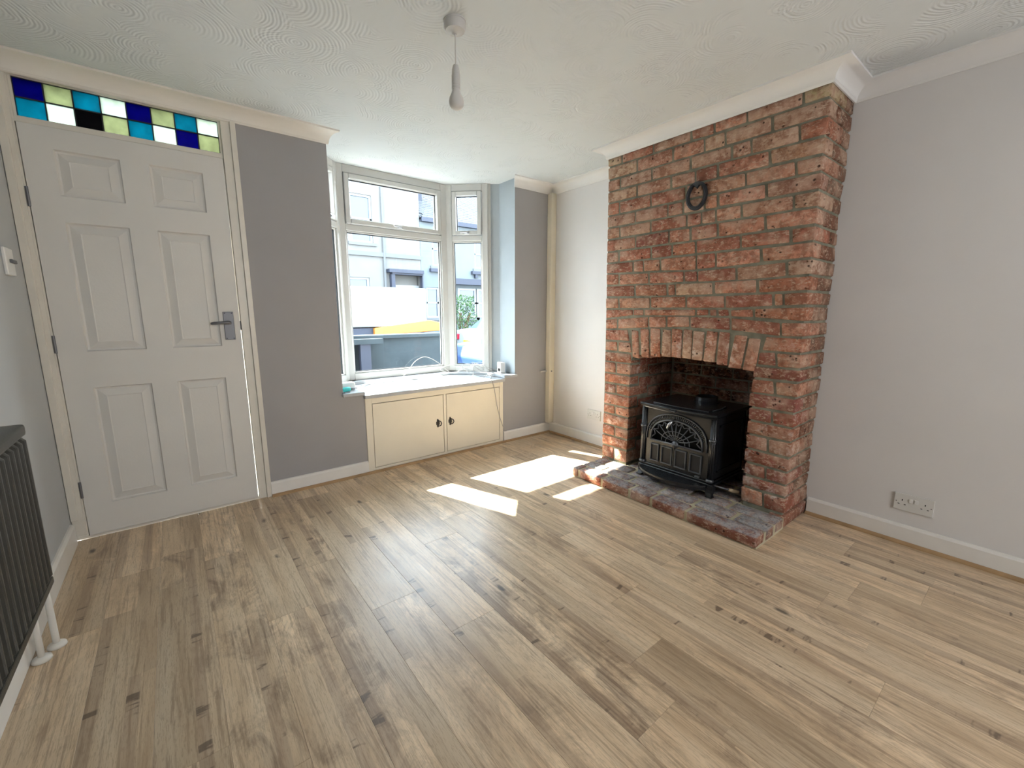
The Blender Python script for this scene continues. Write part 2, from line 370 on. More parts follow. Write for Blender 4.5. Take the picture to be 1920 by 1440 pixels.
# ================================================================== ROOM SHELL
fl = struct(MB().box(XL, XR, YB, 0, -.07, -.010).build('floor', 'underlay'))
seams = [-.018, .165, .328, .49, .652, .815, .978, 1.168, 1.361, 1.555, 1.745, 1.94, 2.13, 2.32, 2.51, 2.70, 2.89, 3.08, 3.267]
joint = {2: -.45, 5: -1.43-.8, 6: -1.43, 7: -1.72, 8: -1.12, 9: -2.213, 11: -2.753, 10: -.72, 12: -1.96, 13: -2.5, 14: -1.3, 15: -2.75, 16: -2.45, 17: -3.1, 0: -.9, 1: -1.8, 3: -.62, 4: -1.25}
joint[6] = -1.43
pr = random.Random(21)
tweak = {(2, 1): (.86, .95), (9, 1): (.90, 1.0), (11, 0): (1.0, .55), (6, 0): (1.02, .25), (7, 0): (1.04, .2), (5, 0): (.96, .75), (3, 1): (.92, .9), (10, 1): (1.0, .7), (8, 1): (1.0, .8), (12, 1): (1.0, .7)}
for i in range(len(seams)-1):
    x0, x1 = seams[i], seams[i+1]
    j = joint[i]
    while j < -1.25: j += 1.26
    ys = [0.0]
    while j > YB: ys.append(j); j -= 1.26
    ys.append(YB)
    full = joint[i]
    for k in range(len(ys)-1):
        ya, yb = ys[k+1], ys[k]
        if yb-ya < .01: continue
        mb = MB().box(.0002, x1-x0-.0002, .0002, yb-ya-.0002, -.0085, 0)
        o = mb.build('plank', 'plank', None, bevel=.0005)
        o.location = (x0, ya, 0); par(o, fl)
        kk = 0 if (ya+yb)/2 > full else 1
        t, d = tweak.get((i, kk), (pr.uniform(.9, 1.08), pr.uniform(.25, .75)))
        o.color = (t, d, pr.random(), 1)

# ceiling: one slab over the room, one over the bay
struct(MB().box(XL-.15, XR+.3, YB-.15, .0, H, H+.12).build('ceiling', 'ceiling'))
struct(MB().prism([(.98, 0), (3.05, 0), (3.0, .40), (2.70, .76), (1.30, .76), (.98, .40)], H, H+.12).build('ceiling', 'ceiling'))
struct(MB().box(XL-.15, XL, YB-.15, .15, -.07, H).build('wall_left', 'wall_blue'))
wr = MB().box(XR, XR+.2, YB-.15, -2.06, -.07, H).box(XR, XR+.2, -1.04, .35, -.07, H).box(XR, XR+.2, -2.06, -1.04, 1.09, H)
struct(wr.build('wall_right', 'wall_white'))
wb = MB().box(XL, 1.1, YB-.15, YB, 0, H).box(2.6, XR, YB-.15, YB, 0, H).box(1.1, 2.6, YB-.15, YB, 2.02, H).box(.4, .5, -6.2, YB-.15, 0, H).box(3.2, 3.3, -6.2, YB-.15, 0, H).box(.4, 3.3, -6.3, -6.2, 0, H).box(.4, 3.3, -6.2, YB-.15, H, H+.1).box(.4, 3.3, -6.2, YB-.15, -.07, -.001)  # doorway and closed shell behind it added to house the fill light
struct(wb.build('wall_back', 'wall_white'))
wf = MB().prism([(.862, 0), (1.345, 0), (1.345, .10), (1.262, .30), (1.27, .36), (.862, .36)], -.07, H)
wf.prism([(2.838, 0), (3.45, 0), (3.45, .36), (2.80, .36), (2.775, .29), (2.838, .22)], -.07, H)
wf.box(1.345, 1.488, 0, .10, 0, .575).box(2.698, 2.838, 0, .10, 0, .575)
wf.box(XL, .862, 0.0, .12, 2.185, H)
struct(wf.build('wall_front', 'wall_grey'))
# thin painted reveals of the bay (right one catches the light)
rv = MB().prism([(2.836, .001), (2.838, .001), (2.838, .221), (2.781, .291), (2.757, .287), (2.835, .219)], .572, H)
struct(rv.build('wall_bay', 'reveal'))
# outer walls under the bay window
def seg(A, B):
    A = Vector((*A, 0)); B = Vector((*B, 0)); u = (B-A).normalized(); n = Vector((-u.y, u.x, 0)); return A, u, n
def wbox(mb, S, u0, u1, z0, z1, d0, d1):
    A, u, n = S
    def P(a, d, z): q = A+u*a+n*d; return (q.x, q.y, z)
    return mb.hexa([P(u0, d0, z0), P(u1, d0, z0), P(u1, d1, z0), P(u0, d1, z0)], [P(u0, d0, z1), P(u1, d0, z1), P(u1, d1, z1), P(u0, d1, z1)])
SL = seg((1.30, .285), (1.545, .55)); SCn = seg((1.545, .55), (2.490, .55)); SR = seg((2.490, .55), (2.760, .28))
LL, LC, LR = .361, .945, .382
ub = MB()
for S, L in ((SL, LL), (SCn, LC), (SR, LR)): wbox(ub, S, -.03, L+.03, -.3, .59, .0, .14)
struct(ub.build('wall_bay', 'render_white'))

struct(MB().prism([(-.25, .12), (1.0, .12), (1.0, .75), (-.25, .75)], 2.42, 2.50).build('added_canopy', 'gloss'))  # unseen canopy added over the door to keep sun off the fanlight
# coving swept with mitres
def coving(name, path, m0=None, m1=None, mtl='coving'):
    prof = [(0, 2.166), (.007, 2.166), (.010, 2.174)]
    for k in range(0, 9):
        a = math.radians(90*k/8); prof.append((.074-.062*math.cos(a)*1.0, 2.176+.050*math.sin(a)))
    prof += [(.080, 2.228), (.080, H+.001), (0, H+.001)]
    n = len(path); P = [Vector((x, y)) for x, y in path]; mb = MB(); rings = []
    for i in range(n):
        d1 = (P[i]-P[i-1]).normalized() if i else None; d2 = (P[i+1]-P[i]).normalized() if i < n-1 else None
        ring = []
        for (d, z) in prof:
            if d1 and d2:
                n1 = Vector((d1.y, -d1.x)); n2 = Vector((d2.y, -d2.x)); b = (n1+n2).normalized(); q = P[i]+b*(d/max(.2, b.dot(n1)))
            elif d2: n2 = Vector((d2.y, -d2.x)); q = P[i]+n2*d-d2*d*(m0 or 0)
            else: n1 = Vector((d1.y, -d1.x)); q = P[i]+n1*d+d1*d*(m1 or 0)
            ring.append(len(mb.v)); mb.v.append((q.x, q.y, z))
        rings.append(ring)
    k = len(prof)
    for a, b in zip(rings, rings[1:]):
        for j in range(k): mb.f.append((a[j], a[(j+1) % k], b[(j+1) % k], b[j]))
    mb.f.append(tuple(reversed(rings[0]))); mb.f.append(tuple(rings[-1]))
    o = mb.build(name, mtl); smooth_by_angle(o, 30); return struct(o)
coving('trim_1', [(XL, 0), (1.352, 0)], 0, .70, 'coving_cream')
coving('trim_2', [(2.830, 0), (XR, 0), (XR, -.893), (XC-.004, -.893), (XC-.004, -2.169), (XR, -2.169), (XR, YB)], .70, 0)

# skirtings: rounded top
def skirt(name, pts, h, t, mtl='skirt'):
    (x0, y0), (x1, y1) = pts; u = Vector((x1-x0, y1-y0, 0)); L = u.length; u.normalize(); n = Vector((u.y, -u.x, 0)); A = Vector((x0, y0, 0))
    prof = [(0, 0.001), (t, 0.001), (t, h-.012), (t*.75, h-.004), (t*.45, h), (0, h)]
    mb = MB(); a = [A+n*d+Vector((0, 0, z)) for d, z in prof]; b = [q+u*L for q in a]
    mb.hexa(a, b); return struct(mb.build(name, mtl))
skirt('baseboard_left', [(XL, YB), (XL, -.045)], .108, .018)
skirt('baseboard_front', [(.868, 0), (1.486, 0)], .093, .018)
skirt('baseboard_front', [(2.702, 0), (XR-.001, 0)], .095, .018)
skirt('baseboard_right', [(XR, -.019), (XR, -.89)], .098, .018)
skirt('baseboard_right', [(XR, -2.178), (XR, YB)], .095, .018)
def bead(name, pts, base):
    (x0, y0), (x1, y1) = pts; u = Vector((x1-x0, y1-y0, 0)); L = u.length; u.normalize(); n = Vector((u.y, -u.x, 0)); A = Vector((x0, y0, 0))+n*base
    prof = [(0, 0.0), (.017, 0.0), (.016, .006), (.011, .012), (.004, .015), (0, .015)]
    a = [A+n*d+Vector((0, 0, z)) for d, z in prof]; return struct(MB().hexa(a, [q+u*L for q in a]).build(name, 'bead'))
bead('trim_3', [(.868, 0), (2.70, 0)], .018); bead('trim_4', [(2.702, 0), (XR-.02, 0)], .018)
bead('trim_5', [(XR, -.04), (XR, -.90)], .018); bead('trim_6', [(XR, -2.178), (XR, YB)], .018)
# boxed pipe in the far corner, with its small catch
px = tag(MB().box(3.206, XR, -.055, 0, .100, 2.172).build('pipe_boxing', 'cream', bevel=.003), 'cream painted square boxing running floor to ceiling in the far corner', 'pipe boxing')
c = MB().box(3.128, 3.214, -.022, -.001, .590, .603).build('wall_catch', 'plastic_grey', bevel=.002)
tag(c, 'small grey catch fixed low on the grey wall against the corner boxing', 'catch')
MB().tube([(3.214, -.034, .597), (3.236, -.060, .597)], .006).build('pin', 'steel', c)

# ================================================================== DOOR, FANLIGHT, FRAME
d1 = struct(empty('door_1', (.42, 0, 0)))
X0, X1, Z0, Z1 = .040, .795, .012, 1.972
cx = [X0, .141, .368, .475, .697, X1]; cz = [Z0, .168, .775, .956, 1.562, 1.678, 1.880, Z1]
leaf = MB()
for a in (0, 2, 4): leaf.box(cx[a], cx[a+1], 0, .036, Z0, Z1)
for b in (0, 2, 4, 6):
    for a in (1, 3): leaf.box(cx[a], cx[a+1], 0, .036, cz[b], cz[b+1])
leaf.build('door_leaf', 'door', d1)
def moulded(x0, x1, z0, z1):
    rings = [(0, .0), (.005, .012), (.012, .0145), (.046, .002), (.050, .004)]
    mb = MB()
    for (i0, y0), (i1, y1) in zip(rings, rings[1:]):
        a = [(x0+i0, y0, z0+i0), (x1-i0, y0, z0+i0), (x1-i0, y0, z1-i0), (x0+i0, y0, z1-i0)]
        b = [(x0+i1, y1, z0+i1), (x1-i1, y1, z0+i1), (x1-i1, y1, z1-i1), (x0+i1, y1, z1-i1)]
        for k in range(4): mb.quad(a[k], a[(k+1) % 4], b[(k+1) % 4], b[k])
    i, y = rings[-1]; mb.quad((x0+i, y, z0+i), (x1-i, y, z0+i), (x1-i, y, z1-i), (x0+i, y, z1-i))
    mb.quad((x0, .034, z0), (x0, .034, z1), (x1, .034, z1), (x1, .034, z0))
    for p, q in (((x0, z0), (x1, z0)), ((x1, z0), (x1, z1)), ((x1, z1), (x0, z1)), ((x0, z1), (x0, z0))):
        mb.quad((p[0], 0, p[1]), (p[0], .034, p[1]), (q[0], .034, q[1]), (q[0], 0, q[1]))
    return mb
for b in (1, 3, 5):
    for a in (1, 3): moulded(cx[a], cx[a+1], cz[b], cz[b+1]).build('panel', 'door', d1)
hp = MB().box(.716, .766, -.006, 0, .990, 1.148).build('handle_plate', 'steel', d1, bevel=.002)
lv = MB().lathe((.741, 0, 1.088), [(.011, -.006), (.010, -.03), (.009, -.045)], 14, 'y').tube([(.748, -.045, 1.088), (.735, -.047, 1.088), (.700, -.045, 1.087), (.668, -.043, 1.085), (.655, -.036, 1.083)], [.008, .0095, .008, .0085, .007], 10)
lv.build('lever', 'steel', hp, smooth=True)
for sx_, sz_ in ((.724, .998), (.758, .998), (.724, 1.140), (.758, 1.140)): MB().lathe((sx_, -.006, sz_), [(.0035, -.0012), (.003, .001)], 10, 'y').build('screw', 'iron', hp)
MB().box(X1-.003, X1+.010, .002, .030, 1.045, 1.095).build('latch', 'black', d1)
for z in (1.66, .995, .262):
    hg = MB().tube([(X0-.003, -.005, z-.042), (X0-.003, -.005, z+.042)], .0055, 8); hg.box(X0-.014, X0+.0, -.001, .004, z-.042, z+.042); hg.build('hinge', 'steel', d1)
fr = MB()
fr.box(XL+.001, .036, .002, .115, 0, 2.19)             # left jamb
fr.box(.799, .862, .014, .115, 0, 2.19)                # right jamb
fr.box(.036, .799, .004, .115, 1.974, 1.994)           # transom
fr.box(.036, .799, .004, .115, 2.168, 2.19)            # head
fr.box(.036, .048, .040, .06, 0, 1.974); fr.box(.781, .799, .046, .06, 1.1, 1.974)  # stops
fr.build('door_frame', 'gloss', d1)
ar = MB()
ar.box(XL+.002, .012, -.018, .002, .112, 2.168).box(XL+.002, .030, -.004, .004, .02, 2.168)
ar.box(.800, .842, -.006, .014, 0, 2.168).box(.842, .868, -.016, .004, 0, 2.168)
ar.box(XL+.002, .866, -.008, .002, 2.162, 2.172)
ar.build('architrave', 'gloss', d1, bevel=.002)
MB().box(.030, .80, .0, .14, 0, .0135).build('threshold', 'gloss', d1)
w1 = struct(empty('window_1', (.42, .03, 2.08)))
fm = MB(); frame_y(fm, .036, .799, 1.992, 2.170, .009, .012, .05); fm.build('window_frame', 'gloss', w1)
rows = [['blue', 'pale', 'turq', 'white', 'blue', 'pale', 'turq', 'white'], ['turq', 'white', 'navy', 'pale', 'turq', 'white', 'blue', 'pale']]
gx = [.045+(.790-.045)*k/8 for k in range(9)]; gz = [2.161, 2.082, 2.001]
for r in range(2):
    for k in range(8):
        MB().box(gx[k]+.001, gx[k+1]-.001, .026, .030, gz[r+1]+.001, gz[r]-.001).build('pane', 'g_'+rows[r][k], w1)
ld = MB()
for k in range(9): ld.box(gx[k]-.0025, gx[k]+.0025, .022, .034, gz[2], gz[0])
for z in gz: ld.box(gx[0], gx[-1], .022, .034, z-.0025, z+.0025)
ld.build('lead_came', 'lead', w1)

# ================================================================== BAY WINDOW
w2 = struct(empty('window_2', (2.02, .5, .6)))
def light(S, u0, u1, L):
    zt = H
    f = MB()
    a, b = u0, u1                       # glass limits of lower pane
    wbox(f, S, 0, a-.0, .60, zt, -.030, .045); wbox(f, S, b, L, .60, zt, -.030, .045)
    wbox(f, S, a, b, .60, .655, -.030, .045); wbox(f, S, a, b, 1.762, 1.808, -.030, .045); wbox(f, S, a, b, 2.178, zt, -.030, .045)
    f.build('window_frame', 'upvc', w2, bevel=.004)
    # beads
    bd = MB(); t = .012
    wbox(bd, S, a-.001, a+t, .655, 1.762, -.020, -.002); wbox(bd, S, b-t, b+.001, .655, 1.762, -.020, -.002)
    wbox(bd, S, a, b, .655, .655+t, -.020, -.002); wbox(bd, S, a, b, 1.762-t, 1.762, -.020, -.002)
    bd.build('glazing_bead', 'upvc', w2, bevel=.003)
    gk = MB()
    def ring(z0, z1, ua, ub, g=.005):
        wbox(gk, S, ua, ua+g, z0, z1, -.006, .004); wbox(gk, S, ub-g, ub, z0, z1, -.006, .004); wbox(gk, S, ua, ub, z0, z0+g, -.006, .004); wbox(gk, S, ua, ub, z1-g, z1, -.006, .004)
    ring(.667, 1.750, a+t, b-t)
    # opening top sash
    sa, sb, s0, s1, sw = a+.004, b-.004, 1.812, 2.174, .036
    sh = MB(); wbox(sh, S, sa, sa+sw, s0, s1, -.044, .03); wbox(sh, S, sb-sw, sb, s0, s1, -.044, .03); wbox(sh, S, sa+sw, sb-sw, s0, s0+sw, -.044, .03); wbox(sh, S, sa+sw, sb-sw, s1-sw, s1, -.044, .03)
    sash = sh.build('sash', 'upvc', w2, bevel=.004)
    ring(s0+sw, s1-sw, sa+sw, sb-sw)
    gk.build('gasket', 'gasket', w2)
    g = MB(); wbox(g, S, a+t+.001, b-t-.001, .668, 1.749, .000, .003); g.build('pane', 'glass', w2)
    g = MB(); wbox(g, S, sa+sw+.001, sb-sw-.001, s0+sw+.001, s1-sw-.001, .000, .003); g.build('pane', 'glass', sash)
    return sash, (sa+sb)/2
def whandle(S, uc, sash):
    h = MB(); wbox(h, S, uc-.022, uc+.022, 1.818, 1.840, -.052, -.044); wbox(h, S, uc-.055, uc+.012, 1.826, 1.838, -.066, -.054); wbox(h, S, uc-.008, uc+.012, 1.818, 1.842, -.060, -.050)
    h.build('window_handle', 'chrome', sash, bevel=.003)
s_, u_ = light(SL, .06, .30, LL); whandle(SL, u_, s_)
s_, u_ = light(SCn, .055, .878, LC); whandle(SCn, u_+.02, s_)
s_, u_ = light(SR, .062, .330, LR); whandle(SR, u_, s_)
cp = MB()
for (x, y) in ((1.545, .55), (2.490, .55)):
    cp.prism([(x-.026, y-.018), (x+.026, y-.018), (x+.034, y+.05), (x-.034, y+.05)], .60, H)
cp.build('corner_post', 'upvc', w2, bevel=.006)
cap = MB()
wbox(cap, SR, LR-.004, LR+.022, .60, H, -.012, .045); wbox(cap, SL, -.022, .004, .60, H, -.012, .045); cap.build('window_frame', 'upvc', w2)
# window board: raised ledge along the glass, plus stubs at the opening
lb = MB()
wbox(lb, SL, .02, LL+.02, .573, .600, -.075, .02); wbox(lb, SCn, -.03, LC+.03, .573, .600, -.085, .02); wbox(lb, SR, -.02, LR-.01, .573, .600, -.075, .02)
lb.box(1.338, 1.486, -.030, .30, .576, .600); lb.prism([(2.700, -.030), (2.845, -.030), (2.845, -.001), (2.834, .0), (2.834, .218), (2.74, .30), (2.700, .30)], .576, .600)
lb.build('window_sill', 'sill', w2, bevel=.004)
# ---- cupboard under the window
cb = empty('window_cupboard', (2.093, .05, 0)); tag(cb, 'low cream two-door cupboard built in under the bay window', 'cupboard')
wt = MB().prism([(1.484, -.032), (2.702, -.032), (2.702, .24), (2.56, .46), (2.45, .53), (1.58, .53), (1.44, .40), (1.40, .24), (1.484, .12)], .548, .574)
wt.build('worktop', 'sill', cb, bevel=.003)
fc = MB().box(1.488, 1.536, -.008, .02, .002, .548).box(2.662, 2.698, -.008, .02, .002, .548).box(1.536, 2.662, -.008, .02, .505, .548).box(1.536, 2.662, -.008, .02, .002, .030).box(2.108, 2.131, -.008, .02, .030, .505)
fc.build('face_frame', 'cream', cb, bevel=.0015)
MB().box(1.49, 2.696, .03, .45, .0, .02).box(1.49, 1.51, .03, .22, .02, .54).box(2.676, 2.696, .03, .22, .02, .54).box(1.55, 2.6, .44, .46, .02, .54).build('carcass', 'underlay', cb)  # carcass coloured dark so the gaps round the doors read as shade
for (xa, xb, hx, hs) in ((1.5392, 2.1050, 2.052, 1), (2.1350, 2.6585, 2.163, 1)):
    dr = MB().box(xa, xb, -.007, .012, .033, .5005).build('cupboard_door', 'cream', cb, bevel=.0015)
    pl = [(hx, .315), (hx+.008, .304), (hx+.006, .296), (hx+.014, .290), (hx+.014, .268), (hx+.006, .262), (hx+.008, .254), (hx, .243), (hx-.008, .254), (hx-.006, .262), (hx-.014, .268), (hx-.014, .290), (hx-.006, .296), (hx-.008, .304)]
    h = MB().prism_y([(x, z) for x, z in pl], -.011, -.007)
    h.tube([(hx, -.012, .300), (hx+.006, -.022, .300), (hx+.018, -.028, .292), (hx+.023, -.030, .278), (hx+.018, -.028, .264), (hx+.006, -.022, .257), (hx, -.012, .257)], .0035, 8)
    h.build('handle', 'black', dr)
    ex = xa+.003 if hx > 2.1-.2 and xa < 2 else xb-.003
    for z in (.43, .11): MB().tube([(ex-.003 if xa < 2 else ex+.003, -.011, z-.02), (ex-.003 if xa < 2 else ex+.003, -.011, z+.02)], .003, 6).build('hinge', 'cream', dr)
